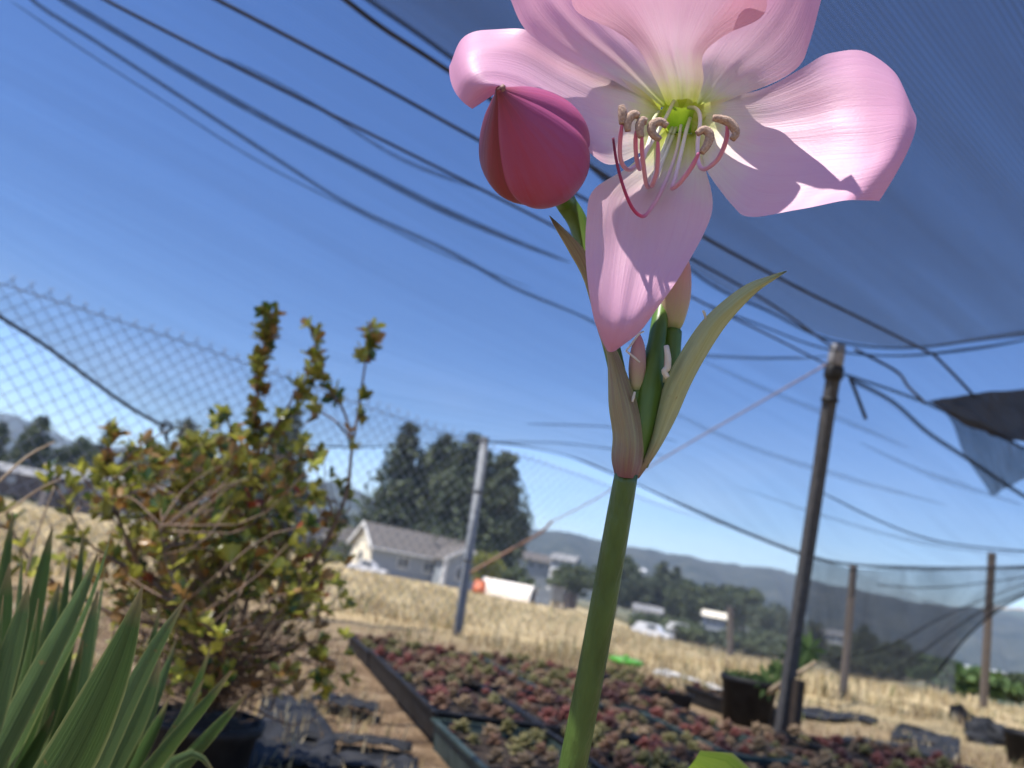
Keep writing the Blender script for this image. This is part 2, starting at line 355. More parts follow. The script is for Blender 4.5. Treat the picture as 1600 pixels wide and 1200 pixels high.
M_BUSHG = pm('bright_green_foliage', (0.05, 0.10, 0.025), (0.12, 0.19, 0.06), 0.8, 3, 4, transl=0.3)
M_PALM = pm('palm_fronds', (0.06, 0.075, 0.04), (0.13, 0.14, 0.08), 0.7, 0.8, 4, transl=0.2)
def tree(px, py_top, hw, depth, kind, label, name='tree', mat=None, n=5000, group='trees beyond the field', cat='tree', lean=0.0):
    r = np.random.default_rng(int(px * 7 + py_top)); top = at(px, py_top, depth)
    x, y = top[0], top[1]; z0 = float(ground_z(x, y)); H = max(top[2] - z0, 0.5); Rw = hw * depth / FP * (1.28 if kind == 'conifer' else 1.45)
    root = thing(name, (x, y, z0), label, cat, group)
    tr, tf = tube([[x, y, z0 - 0.2], [x + 0.01 * H, y, z0 + 0.4 * H], [x, y, z0 + 0.85 * H]], [0.035 * H, 0.022 * H, 0.006 * H], 7)
    mesh_obj('trunk', tr, tf, M_BARK, root)
    if kind == 'conifer':
        n = int(n * 1.7); nb = 150; hb = np.sort(r.uniform(0.04, 1.0, nb) ** 0.95); C = []; sz = []
        for h in hb:
            a = r.uniform(0, 2 * math.pi); R = Rw * 1.12 * (1.03 - h) ** 0.62 * r.uniform(0.6, 1.15)
            m_ = max(6, int(n / nb * (1.25 - h))); t = r.uniform(0.05, 1, m_) ** 0.6
            sp = r.normal(0, 0.17, (m_, 3)) * (R * 0.9 + 0.14 * Rw)
            bx = np.stack([np.cos(a) * R * t, np.sin(a) * R * t, h * H - 0.12 * R * t ** 2 + np.zeros(m_)], 1) + sp * np.array([1, 1, 0.75])
            C.append(bx); sz.append(r.uniform(0.6, 1.3, m_) * Rw * 0.115)
        C = np.vstack(C); sz = np.concatenate(sz); C[:, 2] = np.clip(C[:, 2], 0.05 * H, H)
        C = C + np.array([x, y, z0]); mt = mat or M_CON
    else:
        nc = 46; cc = r.normal(size=(nc, 3)); cc /= np.linalg.norm(cc, axis=1)[:, None]; cc *= r.uniform(0.35, 0.9, (nc, 1))
        lo = 0.12 if kind == 'bush' else 0.30; ce = np.array([x, y, z0 + H * (0.5 + lo / 2)]); hh = H * (0.5 - lo / 2)
        C = []; sz = []
        for c in cc:
            m_ = n // nc; q = r.normal(size=(m_, 3)); q /= np.linalg.norm(q, axis=1)[:, None]; q *= r.uniform(0.5, 1.0, (m_, 1)) * r.uniform(0.2, 0.36)
            C.append(ce + (c + q) * np.array([Rw, Rw, hh]) / 1.12); sz.append(r.uniform(0.6, 1.3, m_) * Rw * 0.085)
        C = np.vstack(C); sz = np.concatenate(sz); mt = mat or M_OAK
    V, F = quads(C, sz, r)
    mesh_obj('crown', V, F, mt, root, smooth_sh=False); return root
def palm(px, py, depth, rpx, label):
    c = at(px, py, depth); z0 = float(ground_z(c[0], c[1])); R = rpx * depth / FP; r = np.random.default_rng(4)
    root = thing('palm_tree', (c[0], c[1], z0), label, 'palm tree', 'trees beyond the field')
    V, F = tube([[c[0] - 0.1, c[1], z0 - 0.2], [c[0] - 0.05, c[1], (z0 + c[2]) / 2], [c[0], c[1], c[2]]], [R * 0.16, R * 0.14, R * 0.2], 9)
    mesh_obj('trunk', V, F, M_BARK, root)
    sk, sf = tube([[c[0], c[1], c[2] - R * 1.4], [c[0], c[1], c[2] - R * 0.7], [c[0], c[1], c[2]]], [R * 0.22, R * 0.5, R * 0.28], 12)
    mesh_obj('dead_frond_skirt', sk, sf, M_STICK, root)
    for k in range(46):
        a = r.uniform(0, 2 * math.pi); e = r.uniform(-0.75, 1.4); L0 = R * r.uniform(0.85, 1.1)
        ts = np.linspace(0, 1, 7); d = np.array([math.cos(a) * math.cos(e), math.sin(a) * math.cos(e), math.sin(e)])
        P = c + np.outer(ts, d) * L0 - np.outer(ts ** 2.2, [0, 0, 0.35 * L0]); s = np.cross(d, [0.02, 0.01, 1]); s /= np.linalg.norm(s)
        w = (np.sin(np.clip(ts * 3.0 + 0.25, 0, math.pi)) * R * 0.19)[:, None]
        Vv = np.stack([P - s * w - [0, 0, R * 0.05], P, P + s * w - [0, 0, R * 0.05]], 1).reshape(-1, 3)
        mesh_obj('frond', Vv, grid_faces(7, 3), M_PALM, root)
tree(643, 664, 44, 125, 'conifer', 'tall dark conifer standing at the left end of the clump behind the house')
tree(700, 682, 58, 128, 'conifer', 'broad dark conifer in the middle of the clump behind the house', mat=M_CON2, n=6000)
tree(745, 683, 55, 122, 'conifer', 'dark conifer rising directly behind the steel fence post', n=6000)
tree(795, 707, 40, 120, 'conifer', 'rounded dark conifer at the right end of the clump behind the house', mat=M_CON2, n=5200)
tree(668, 720, 50, 135, 'bush', 'dark leafy tree filling the foot of the conifer clump', mat=M_CON, n=5000)
tree(812, 745, 26, 124, 'bush', 'small dark tree hugging the right side of the conifer clump', mat=M_CON2)
tree(68, 652, 30, 150, 'conifer', 'pointed conifer at the far left beneath the net edge', mat=M_CON2)
tree(4, 660, 24, 150, 'conifer', 'conifer cut off by the left edge of the view')
tree(134, 676, 30, 160, 'round', 'rounded grey-green tree right of the pointed left conifer')
tree(172, 655, 12, 150, 'conifer', 'slim dark conifer behind the upper left shrub twigs')
tree(226, 708, 32, 130, 'round', 'low leafy tree just left of the palm', mat=M_OAK)
palm(295, 668, 140, 27, 'fan palm with a ragged grey trunk behind the shrub')
tree(462, 640, 42, 130, 'conifer', 'wide dark conifer seen through the right side of the shrub', mat=M_CON2, n=5000)
tree(395, 735, 40, 140, 'round', 'dark tree hidden behind the middle of the shrub')
tree(536, 788, 18, 150, 'round', 'small hazy tree beside the small left house')
tree(762, 852, 24, 92, 'bush', 'yellow-green bush just right of the steel fence post', name='bush', mat=M_BUSHY, cat='bush', group='bushes in the field', n=2500)
tree(800, 880, 42, 110, 'bush', 'dull green hedge bush under the conifer clump', name='bush', mat=M_OAK, cat='bush', group='bushes in the field', n=2500)
tree(900, 880, 34, 160, 'bush', 'dark bush just left of the green flower stem', name='bush', mat=M_OAK, cat='bush', group='bushes in the field', n=2500)
for (px, py, hw, d, k, lb, mt) in [
    (972, 862, 34, 190, 'round', 'leafy tree partly hidden behind the green flower stem', M_OAK),
    (1002, 888, 36, 180, 'bush', 'dark tree right of the green flower stem', M_CON),
    (1036, 878, 24, 185, 'conifer', 'pointed conifer left of the two pointed ones in the right grove', M_CON2),
    (1058, 886, 22, 180, 'conifer', 'pointed conifer next to the rounded crowns of the right grove', M_CON),
    (1090, 903, 36, 170, 'round', 'rounded dark tree in the middle of the right grove', M_OAK),
    (1128, 900, 40, 175, 'round', 'highest rounded tree of the right grove', M_CON2),
    (1166, 914, 34, 165, 'round', 'rounded tree closing the right grove on its right', M_OAK),
    (1060, 966, 60, 125, 'bush', 'low dark thicket at the foot of the right grove', M_OAK),
    (1150, 985, 62, 125, 'bush', 'low dark thicket below the right end of the grove', M_CON2),
    (1206, 940, 30, 150, 'round', 'dark tree just left of the tall wooden pole', M_CON2),
    (1226, 950, 14, 140, 'conifer', 'small conifer left of the tall wooden pole', M_CON2),
    (1200, 985, 45, 120, 'bush', 'dark hedge running down to the tall wooden pole', M_OAK),
    (1272, 962, 20, 120, 'bush', 'dark bush right behind the tall wooden pole', M_CON),
    (1352, 975, 20, 110, 'round', 'round tree behind the left wooden stake', M_OAK),
    (1410, 995, 36, 90, 'bush', 'dark bush behind the hanging net corner', M_OAK),
    (1340, 1012, 48, 85, 'bush', 'low olive bush at the foot of the left wooden stake', M_OAK)]:
    tree(px, py, hw, d, k, lb, mat=mt, n=3600, name='bush' if k == 'bush' else 'tree', cat='bush' if k == 'bush' else 'tree', group='trees in the right valley')
tree(1500, 1030, 60, 30, 'bush', 'bright green bush beyond the right wooden stake', name='bush', mat=M_BUSHG, cat='bush', group='bushes in the field', n=5000)
tree(1590, 1050, 46, 34, 'bush', 'green bush at the right edge of the view', name='bush', mat=M_OAK, cat='bush', group='bushes in the field', n=4000)
tree(508, 858, 26, 90, 'bush', 'olive weeds beside the parked pickup', name='bush', mat=M_BUSHY, cat='bush', group='bushes in the field', n=2500)

# ------------------------------------------------------------------ buildings and vehicles far off
def placer(loc, ang):
    c, s = math.cos(ang), math.sin(ang); R_ = np.array([[c, -s, 0], [s, c, 0], [0, 0, 1]])
    return lambda V: np.asarray(V) @ R_.T + np.asarray(loc)
def house(px, py, depth, ang, Lx, Wy, eave, ridge, label, wing=True, roofm=M_ROOF, gable=M_CREAM, front=M_GREYW):  # front siding greyed for its shade beside the sunlit cream gable
    b = at(px, py, depth); z0 = min(float(ground_z(b[0], b[1])), b[2]); loc = np.array([b[0], b[1], b[2]])
    root = thing('house', loc, label, 'house'); M = placer(loc, ang)
    MB().box((Lx / 2, 0.1, eave / 2 - 0.4), (Lx, 0.2, eave + 0.8), M).build('wall', front, root)
    MB().box((Lx / 2, Wy - 0.1, eave / 2 - 0.4), (Lx, 0.2, eave + 0.8), M).build('wall', front, root)
    for x in (0.0, Lx - 0.2):
        MB().prism([(x, 0.2, -0.8), (x, Wy - 0.2, -0.8), (x, Wy - 0.2, eave), (x, Wy / 2, ridge - 0.1), (x, 0.2, eave)], (0.2, 0, 0), M).build('gable_wall', gable, root)
    ov = 0.55; sl = (ridge - eave) / (Wy / 2)
    rf = MB().prism([(-ov, -ov, eave - ov * sl), (-ov, Wy / 2, ridge), (-ov, Wy / 2, ridge + 0.22), (-ov, -ov, eave - ov * sl + 0.22)], (Lx + 2 * ov, 0, 0), M).build('roof', roofm, root)
    MB().prism([(-ov, Wy + ov, eave - ov * sl), (-ov, Wy / 2, ridge), (-ov, Wy / 2, ridge + 0.21), (-ov, Wy + ov, eave - ov * sl + 0.21)], (Lx + 2 * ov, 0, 0), M).build('roof', roofm, root)
    for s_ in (-1, 1):                                      # white barge boards on the left gable
        e = -ov if s_ < 0 else Wy + ov
        MB().prism([(-ov - 0.12, e, eave - ov * sl - 0.2), (-ov - 0.12, Wy / 2, ridge - 0.2), (-ov - 0.12, Wy / 2, ridge + 0.28), (-ov - 0.12, e, eave - ov * sl + 0.28)], (0.11, 0, 0), M).build('barge_board', M_WHITE, root)
    MB().box((Lx / 2, -ov - 0.06, eave - ov * sl + 0.1), (Lx + 2 * ov, 0.1, 0.28), M).build('gutter', M_WHITE, rf)
    for wx in ([0.28, 0.52] if wing else [0.3, 0.7]):
        w = MB().box((Lx * wx, -0.03, eave * 0.55), (1.7, 0.1, 1.5), M).build('window', M_WHITE, root)
        for k in (-0.4, 0.4): MB().box((Lx * wx + k, -0.085, eave * 0.55), (0.68, 0.03, 1.25), M).build('pane', M_GLASS, w)
    w = MB().box((-0.04, Wy * 0.5, eave * 0.5), (0.1, 1.5, 1.5), M).build('window', M_WHITE, root)
    MB().box((-0.1, Wy * 0.5, eave * 0.5), (0.03, 1.2, 1.25), M).build('pane', M_GLASS, w)
    if wing:
        x0, x1, dp = Lx * 0.56, Lx * 0.94, 3.2; xm = (x0 + x1) / 2; rz = eave + (x1 - x0) / 2 * sl * 0.95
        for x in (x0, x1 - 0.2): MB().box((x + 0.1, -dp / 2, eave / 2 - 0.4), (0.2, dp, eave + 0.8), M).build('wall', front, root)
        MB().prism([(x0 + 0.2, -dp, -0.8), (x1 - 0.2, -dp, -0.8), (x1 - 0.2, -dp, eave), (xm, -dp, rz - 0.1), (x0 + 0.2, -dp, eave)], (0, 0.2, 0), M).build('gable_wall', front, root)
        for s_, xe in ((-1, x0 - 0.5), (1, x1 + 0.5)):
            MB().prism([(xe, -dp - 0.5, eave - 0.4 * sl), (xm, -dp - 0.5, rz), (xm, -dp - 0.5, rz + 0.2), (xe, -dp - 0.5, eave - 0.4 * sl + 0.2)], (0, dp + Wy * 0.45, 0), M).build('roof', roofm, root)
            MB().prism([(xe, -dp - 0.62, eave - 0.4 * sl - 0.15), (xm, -dp - 0.62, rz - 0.15), (xm, -dp - 0.62, rz + 0.26), (xe, -dp - 0.62, eave - 0.4 * sl + 0.26)], (0, 0.11, 0), M).build('barge_board', M_WHITE, root)
        w = MB().box((xm, -dp - 0.04, eave * 0.52), (2.2, 0.1, 1.7), M).build('window', M_WHITE, root)
        for k in (-0.53, 0.53): MB().box((xm + k, -dp - 0.1, eave * 0.52), (0.92, 0.03, 1.45), M).build('pane', M_GLASS, w)
        for x in (x0 + 0.1, x1 - 0.1): MB().box((x, -dp - 0.2, eave / 2 - 0.4), (0.5, 0.38, eave + 0.7), M).build('porch_column', M_WHITE, root)
    return root
house(576, 892, 100, math.radians(28), 16.0, 8.5, 3.3, 6.1, 'grey-roofed house with a sunlit cream gable behind the dry field')
house(476, 858, 125, math.radians(32), 9.0, 7.0, 2.7, 5.0, 'small cream house with white gable left of the larger house', wing=False)
def shed(px0, py0, px1, py1, depth, wd, hgt, label, roofm=M_ROOFL, wallm=M_DARKW):
    a, b = at(px0, py0, depth), at(px1, py1, depth * 1.02); v = b - a; ang = math.atan2(v[1], v[0]); Lx = math.hypot(v[0], v[1]); loc = np.array([a[0], a[1], min(a[2], b[2])])
    root = thing('shed', loc, label, 'shed', 'low sheds along the far field edge'); M = placer(loc, ang)
    MB().box((Lx / 2, wd / 2, hgt / 2 - 0.6), (Lx, wd, hgt + 1.2), M).build('wall', wallm, root)
    MB().prism([(-0.4, -0.5, hgt + 0.01), (-0.4, wd + 0.5, hgt + 0.01), (-0.4, wd / 2, hgt + wd * 0.26)], (Lx + 0.8, 0, 0), M).build('roof', roofm, root)
    for k in range(int(Lx // 3.2)):
        MB().box((1.7 + k * 3.2, -0.03, hgt * 0.5), (1.3, 0.06, hgt * 0.5), M).build('door', M_GREYW, root)
    return root
shed(-40, 750, 64, 768, 120, 5, 2.2, 'long dark shed with a grey roof at the left edge of the view')
shed(72, 776, 118, 786, 105, 6, 3.0, 'dark shed with a pale roof left of the thin shrub twig')
shed(122, 786, 178, 796, 100, 6, 3.2, 'dark shed with a pale roof below the slim conifer', wallm=M_DARKW)
shed(186, 786, 216, 793, 118, 5, 2.8, 'brown shed below the palm tree', roofm=M_ROOF)
shed(222, 800, 270, 808, 104, 6, 2.4, 'low dark shed half hidden by the shrub leaves', roofm=M_ROOF)
def car(px, py, depth, ang, label, mat, pickup=True):
    b = at(px, py, depth); root = thing('parked_car', b, label, 'car'); M = placer(b, ang)
    MB().prism([(0, 0, 0.4), (5, 0, 0.4), (5, 0, 0.95), (3.7, 0, 1.08), (0, 0, 1.08)], (0, 1.8, 0), M).build('body', mat, root)
    c = [(1.4 if pickup else 0.3, 0.1, 1.085), (3.7, 0.1, 1.085), (3.1, 0.1, 1.75), (1.7 if pickup else 0.6, 0.1, 1.78)]
    MB().prism(c, (0, 1.6, 0), M).build('cab', mat, root)
    MB().prism([(1.9, 0.09, 1.2), (3.4, 0.09, 1.2), (3.0, 0.09, 1.65), (1.95, 0.09, 1.65)], (0, -0.03, 0), M).build('side_window', M_GLASS, root)
    MB().box((5.03, 0.9, 0.55), (0.12, 1.8, 0.22), M).build('bumper', M_GREYW, root)
    for hy in (0.3, 1.5): MB().box((5.02, hy, 0.85), (0.06, 0.35, 0.16), M).build('headlight', M_WHITE, root)
    for wx in (0.95, 4.0):
        for wy in (0.0, 1.8):
            P = M(np.array([[wx, wy - 0.12, 0.36], [wx, wy + 0.12, 0.36]])); V, F = tube(P, 0.36, 14, ref=(0, 0, 1))
            w = mesh_obj('wheel', V, F, M_TYRE, root, smooth_sh=False)
            P = M(np.array([[wx, wy - 0.135, 0.36], [wx, wy + 0.135, 0.36]])); V, F = tube(P, 0.2, 10, ref=(0, 0, 1)); mesh_obj('rim', V, F, M_CARW, w, org=ORG[root.name], smooth_sh=False)
car(538, 893, 93, math.radians(-12), 'silver pickup parked before the cream gable of the house', M_CARW)
car(985, 992, 95, math.radians(-35), 'pale car parked right of the green flower stem', M_CARW, False)
car(1040, 988, 120, math.radians(-10), 'white car before the thicket of the right grove', M_WHITE, False)
# covered shelter, drum, junk
def shelter():
    b = at(744, 938, 62); root = thing('hoop_shelter', b, 'cream hoop shelter with a dark open end right of the steel post', 'shelter'); M = placer(b, math.radians(-18))
    a = np.linspace(0, math.pi, 15); V = []
    for y in (0, 3.2): pass
    for x in np.linspace(0, 4.4, 6):
        for t in a: V.append([x, 1.3 - 1.3 * math.cos(t), 1.9 * math.sin(t) ** 0.7])
    mesh_obj('cover', M(np.array(V)), grid_faces(6, 15), M_TAR, root)
    P = [(4.3, 1.3 - 1.22 * math.cos(t), 1.8 * math.sin(t) ** 0.7) for t in a]
    MB().prism(P, (-0.1, 0, 0), M).build('open_end_shade', M_DARKW, root)  # dark sheet standing for the shade inside the open end
    for x in (0.02, 4.36):
        V, F = tube(M(np.array([[x, 1.3 - 1.33 * math.cos(t), 1.94 * math.sin(t) ** 0.7] for t in a])), 0.06, 6); mesh_obj('hoop', V, F, M_GREYW, root)
shelter()
def lathe(name, base, prof, mat, parent=None, sides=18, axis=(0, 0, 1)):
    P = np.array([np.asarray(base) + np.asarray(axis) * h for h, _ in prof]); V, F = [], []
    ax = np.asarray(axis, float) / np.linalg.norm(axis); s = np.cross(ax, (0.3, 0.2, 0.9) if abs(ax[2]) < 0.9 else (1, 0, 0)); s /= np.linalg.norm(s); b = np.cross(ax, s)
    for (h, r_), p in zip(prof, P):
        for k in range(sides):
            an = 2 * math.pi * k / sides; V.append(np.asarray(base) + ax * h + r_ * (math.cos(an) * s + math.sin(an) * b))
    return mesh_obj(name, V, grid_faces(len(prof), sides, True) + [tuple(range(sides - 1, -1, -1)), tuple((len(prof) - 1) * sides + k for k in range(sides))], mat, parent)
b = at(748, 924, 60); root = thing('barrel', b, 'orange barrel between the steel post and the hoop shelter', 'barrel')
lathe('drum', b - [0, 0, 0.4], [(0, 0.42), (0.3, 0.5), (0.32, 0.54), (0.7, 0.54), (0.72, 0.5), (1.2, 0.45)], M_ORANGE, root)
lathe('lid', b + [0, 0, 0.8], [(0, 0.46), (0.08, 0.46), (0.1, 0.1)], M_ORANGE, root)
for i, (px, py, lb, mt) in enumerate([(848, 940, 'grey crate stack left of the flower stem in the field', M_GREYW), (868, 936, 'pale boxy bin next to the grey crates in the field', M_ROOFL), (888, 946, 'dark crate nearest the flower stem in the field', M_DARKW), (872, 962, 'cream tarp-covered heap in front of the field crates', M_TAR)]):
    b = at(px, py, 55); root = thing('crate', b, lb, 'crate', 'clutter heaped in the field'); M = placer(b, 0.3 * i)
    MB().box((0, 0, 0.3), (1.0 - 0.1 * i, 0.8, 1.0), M).build('box', mt, root)
    for z in (0.1, 0.45, 0.7): MB().box((0, -0.42, z), (1.04 - 0.1 * i, 0.05, 0.1), M).build('slat', mt, root)
    MB().box((0, 0, 0.85), (1.1 - 0.1 * i, 0.9, 0.08), M).build('lid', mt, root)
def farshed(px, py, depth, Lx, Wy, h, ang, label, roofm, wallm, name='building', cat='building'):
    b = at(px, py, depth); root = thing(name, b, label, cat, 'far buildings in the valley'); M = placer(b, ang)
    MB().box((Lx / 2, Wy / 2, h / 2 - 3), (Lx, Wy, h + 6), M).build('wall', wallm, root)
    MB().prism([(-0.5, -0.6, h + 0.02), (-0.5, Wy + 0.6, h + 0.02), (-0.5, Wy / 2, h + Wy * 0.3)], (Lx + 1, 0, 0), M).build('roof', roofm, root)
    for k in range(3): MB().box((Lx * (0.2 + 0.3 * k), -0.04, h * 0.55), (Lx * 0.12, 0.1, h * 0.4), M).build('window', M_GLASS, root)
farshed(820, 888, 170, 7, 6, 2, 0.2, 'house with a dark roof left of the flower stem', M_ROOF, M_GREYW, 'house', 'house')
farshed(860, 884, 165, 5, 5, 1.5, -0.3, 'low house with white walls right of the dark-roofed house', M_ROOFL, M_WHITE, 'house', 'house')
farshed(996, 897, 420, 4, 4, 2.2, 0, 'tiny white house on the wooded slope right of the stem', M_WHITE, M_WHITE, 'house', 'house')
farshed(992, 962, 150, 5, 4, 1.2, -0.1, 'low pale roof at the field edge right of the stem', M_ROOFL, M_WHITE)
farshed(1100, 972, 150, 4.0, 4, 1.2, -0.2, 'cream roof among the right grove', M_CREAM, M_GREYW)
farshed(1190, 972, 260, 8, 7, 2.2, 0.1, 'pale house between the grove and the wooden pole', M_ROOFL, M_WHITE)
farshed(1282, 1000, 300, 9, 8, 2.5, -0.15, 'pale hall right behind the wooden pole', M_ROOFL, M_WHITE)
for i, (px, py, d, Lx, lb) in enumerate([(1440, 1046, 330, 26, 'white greenhouse nearest the hanging net corner'), (1490, 1053, 320, 30, 'long white greenhouse left of the right wooden stake'), (1545, 1066, 310, 24, 'white greenhouse right of the right wooden stake')]):
    b = at(px, py, d); root = thing('greenhouse', b, lb, 'greenhouse', 'far greenhouses'); M = placer(b, -0.1)
    a = np.linspace(0, math.pi, 11); V = [[x, 4 - 4 * math.cos(t), 1.2 + 3.2 * math.sin(t)] for x in np.linspace(0, Lx, 5) for t in a]
    mesh_obj('cover', M(np.array(V)), grid_faces(5, 11), M_WHITE, root)
    MB().box((Lx / 2, 0.02, -1.4), (Lx, 0.1, 5.2), M).build('side_wall', M_ROOFL, root)
    MB().prism([(0.05, 4 - 3.9 * math.cos(t), 1.2 + 3.1 * math.sin(t)) for t in a], (0.1, 0, 0), M).build('end_wall', M_ROOFL, root)

# ------------------------------------------------------------------ seedling trays (plan frame of the tray block)
T0 = on_z(545, 990, 0.07)[:2]; _tn = on_z(745, 1200, 0.07)[:2]
E1 = (T0 - _tn) / np.linalg.norm(T0 - _tn); E2 = np.array([E1[1], -E1[0]])
TL, TW = 0.585, 0.30
POLE = on_z(1217, 1163); POT = on_z(1164, 1138)
def in_trays(x, y, pad=0.05):
    d = np.stack([np.asarray(x) - T0[0], np.asarray(y) - T0[1]], -1); a = -(d @ E1); b = d @ E2
    return (a > -pad) & (a < 5 * TL + 0.1) & (b > -pad) & (b < 7 * TW + pad)
# ------------------------------------------------------------------ dry grass
def grass(name, label, N, r0, r1, h0, h1, w, mats, seed, lie=0.5, az=(-0.78, 0.74), keep=None, power=0.7):
    r = np.random.default_rng(seed); R_ = r0 + (r1 - r0) * r.uniform(0, 1, N) ** power; A = r.uniform(az[0], az[1], N)
    ncl = max(20, N // 45); cl = r.integers(0, ncl, N); ca = r.uniform(az[0], az[1], ncl); cr = r0 + (r1 - r0) * r.uniform(0, 1, ncl) ** power
    use = r.uniform(size=N) < 0.65
    x = np.where(use, cr[cl] * np.sin(ca[cl]) + r.normal(0, 0.06, N) * (1 + 0.06 * cr[cl]), R_ * np.sin(A)); y = np.where(use, cr[cl] * np.cos(ca[cl]) + r.normal(0, 0.06, N) * (1 + 0.06 * cr[cl]), R_ * np.cos(A))
    k = ~in_trays(x, y)
    if keep is not None: k &= keep(x, y)
    x, y = x[k], y[k]; n_ = len(x); z = ground_z(x, y); P = np.stack([x, y, z - 0.005], 1)
    h = r.uniform(h0, h1, n_) * (0.6 + 0.4 * np.sin(x * 1.7) * np.cos(y * 1.3)); d = r.normal(size=(n_, 2)); d /= np.linalg.norm(d, axis=1)[:, None]
    ln = r.uniform(0.1, 1, n_) * lie; D = np.concatenate([d * (h * ln)[:, None], (h * np.sqrt(np.clip(1 - ln ** 2, 0.02, 1)))[:, None]], 1)
    s = np.stack([-d[:, 1], d[:, 0], np.zeros(n_)], 1) * (w * r.uniform(0.5, 1.4, n_))[:, None]
    mid = P + D * 0.55 + np.array([0, 0, 1]) * (h * 0.06)[:, None]; tip = P + D; tip[:, 2] -= h * ln * 0.15
    V = np.stack([P - s, P + s, mid + s * 0.8, mid - s * 0.8, tip], 1).reshape(-1, 3); b0 = np.arange(n_) * 5
    F = []
    for i in b0.tolist(): F.append((i, i + 1, i + 2, i + 3)); F.append((i + 3, i + 2, i + 4))
    mi = np.repeat(r.choice(len(mats), n_, p=np.array([m_[1] for m_ in mats])), 2)
    o = mesh_obj(name, V, F, None, smooth_sh=False, mats=[m_[0] for m_ in mats], midx=mi); tag(o, label, 'grass', None, 'stuff')
G1 = pm('straw_pale', (0.50, 0.41, 0.24), (0.66, 0.56, 0.36), 0.8, 3, transl=0.3); G2 = pm('straw_gold', (0.38, 0.28, 0.13), (0.52, 0.40, 0.20), 0.8, 3, transl=0.3)
G3 = pm('grass_dull_green', (0.10, 0.13, 0.04), (0.20, 0.22, 0.08), 0.8, 3, transl=0.3); G4 = pm('grass_brown', (0.12, 0.075, 0.04), (0.22, 0.15, 0.08), 0.8, 3, transl=0.2)
grass('dry_grass', 'tall dry straw-coloured grass of the field', 46000, 4.6, 22, 0.05, 0.25, 0.0045, [(G1, 0.42), (G2, 0.30), (G3, 0.13), (G4, 0.15)], 1, keep=lambda x, y: y > 4.4 + 0.25 * np.sin(x * 3) )
grass('dry_grass', 'distant dry grass of the field', 22000, 18, 75, 0.12, 0.34, 0.018, [(G1, 0.48), (G2, 0.36), (G3, 0.11), (G4, 0.05)], 2, power=0.8)
grass('straw_litter', 'loose straw and dead grass lying on the bare earth', 26000, 1.0, 6.5, 0.03, 0.11, 0.0024, [(G1, 0.30), (G2, 0.42), (G4, 0.28)], 3, lie=0.98, power=0.9)
grass('dry_grass', 'short brown grass around the trays and stakes', 9000, 3.0, 9, 0.06, 0.2, 0.003, [(G1, 0.2), (G2, 0.35), (G3, 0.1), (G4, 0.35)], 4, lie=0.7, keep=lambda x, y: (y > 3.9) | (x < -0.75) | (x > 1.7))

# ------------------------------------------------------------------ trays with succulents
def rosette(seed, nl=15, R_=0.034):
    r = np.random.default_rng(seed); mb = MB()
    for k in range(nl):
        t = k / nl; a = k * 2.399 + r.uniform(-0.2, 0.2); el = 0.15 + 1.2 * t; L_ = R_ * (1.05 - 0.55 * t) * r.uniform(0.85, 1.15); w = L_ * 0.34
        d = np.array([math.cos(a) * math.cos(el), math.sin(a) * math.cos(el), math.sin(el)]); s = np.array([-math.sin(a), math.cos(a), 0]); up = np.cross(d, s)
        b = np.array([0, 0, 0.006 + 0.012 * t])
        pts = [b, b + d * L_ * 0.55 + s * w, b + d * L_ * 0.55 - s * w, b + d * L_ + up * -0.002, b + d * L_ * 0.5 + up * w * 0.55 * -1, b + d * L_ * 0.5 + up * w * 0.35]
        mb.add(pts, [(0, 1, 4), (1, 3, 4), (3, 2, 4), (2, 0, 4), (0, 5, 1), (1, 5, 3), (3, 5, 2), (2, 5, 0)])
    return mb
SUC = [pm('succulent_olive', (0.15, 0.145, 0.05), (0.25, 0.205, 0.085), 0.5, 60, transl=0.15), pm('succulent_red', (0.18, 0.05, 0.042), (0.25, 0.09, 0.068), 0.5, 60, transl=0.15),
       pm('succulent_brown', (0.15, 0.082, 0.05), (0.24, 0.135, 0.085), 0.5, 60, transl=0.15), pm('succulent_wine', (0.085, 0.035, 0.034), (0.14, 0.06, 0.052), 0.5, 60, transl=0.15), pm('succulent_tan', (0.21, 0.145, 0.08), (0.31, 0.215, 0.13), 0.5, 60, transl=0.15)]
SM = []
for k in range(10):
    o = rosette(k).build('succulent', SUC[k % 5], sm=True); SM.append(o.data); bpy.data.objects.remove(o)
rt = np.random.default_rng(11)
ROWN = ['back', 'second', 'third', 'fourth', 'front']; COLN = ['leftmost', 'second from the left', 'third from the left', 'fourth from the left', 'fifth from the left', 'sixth from the left', 'rightmost']
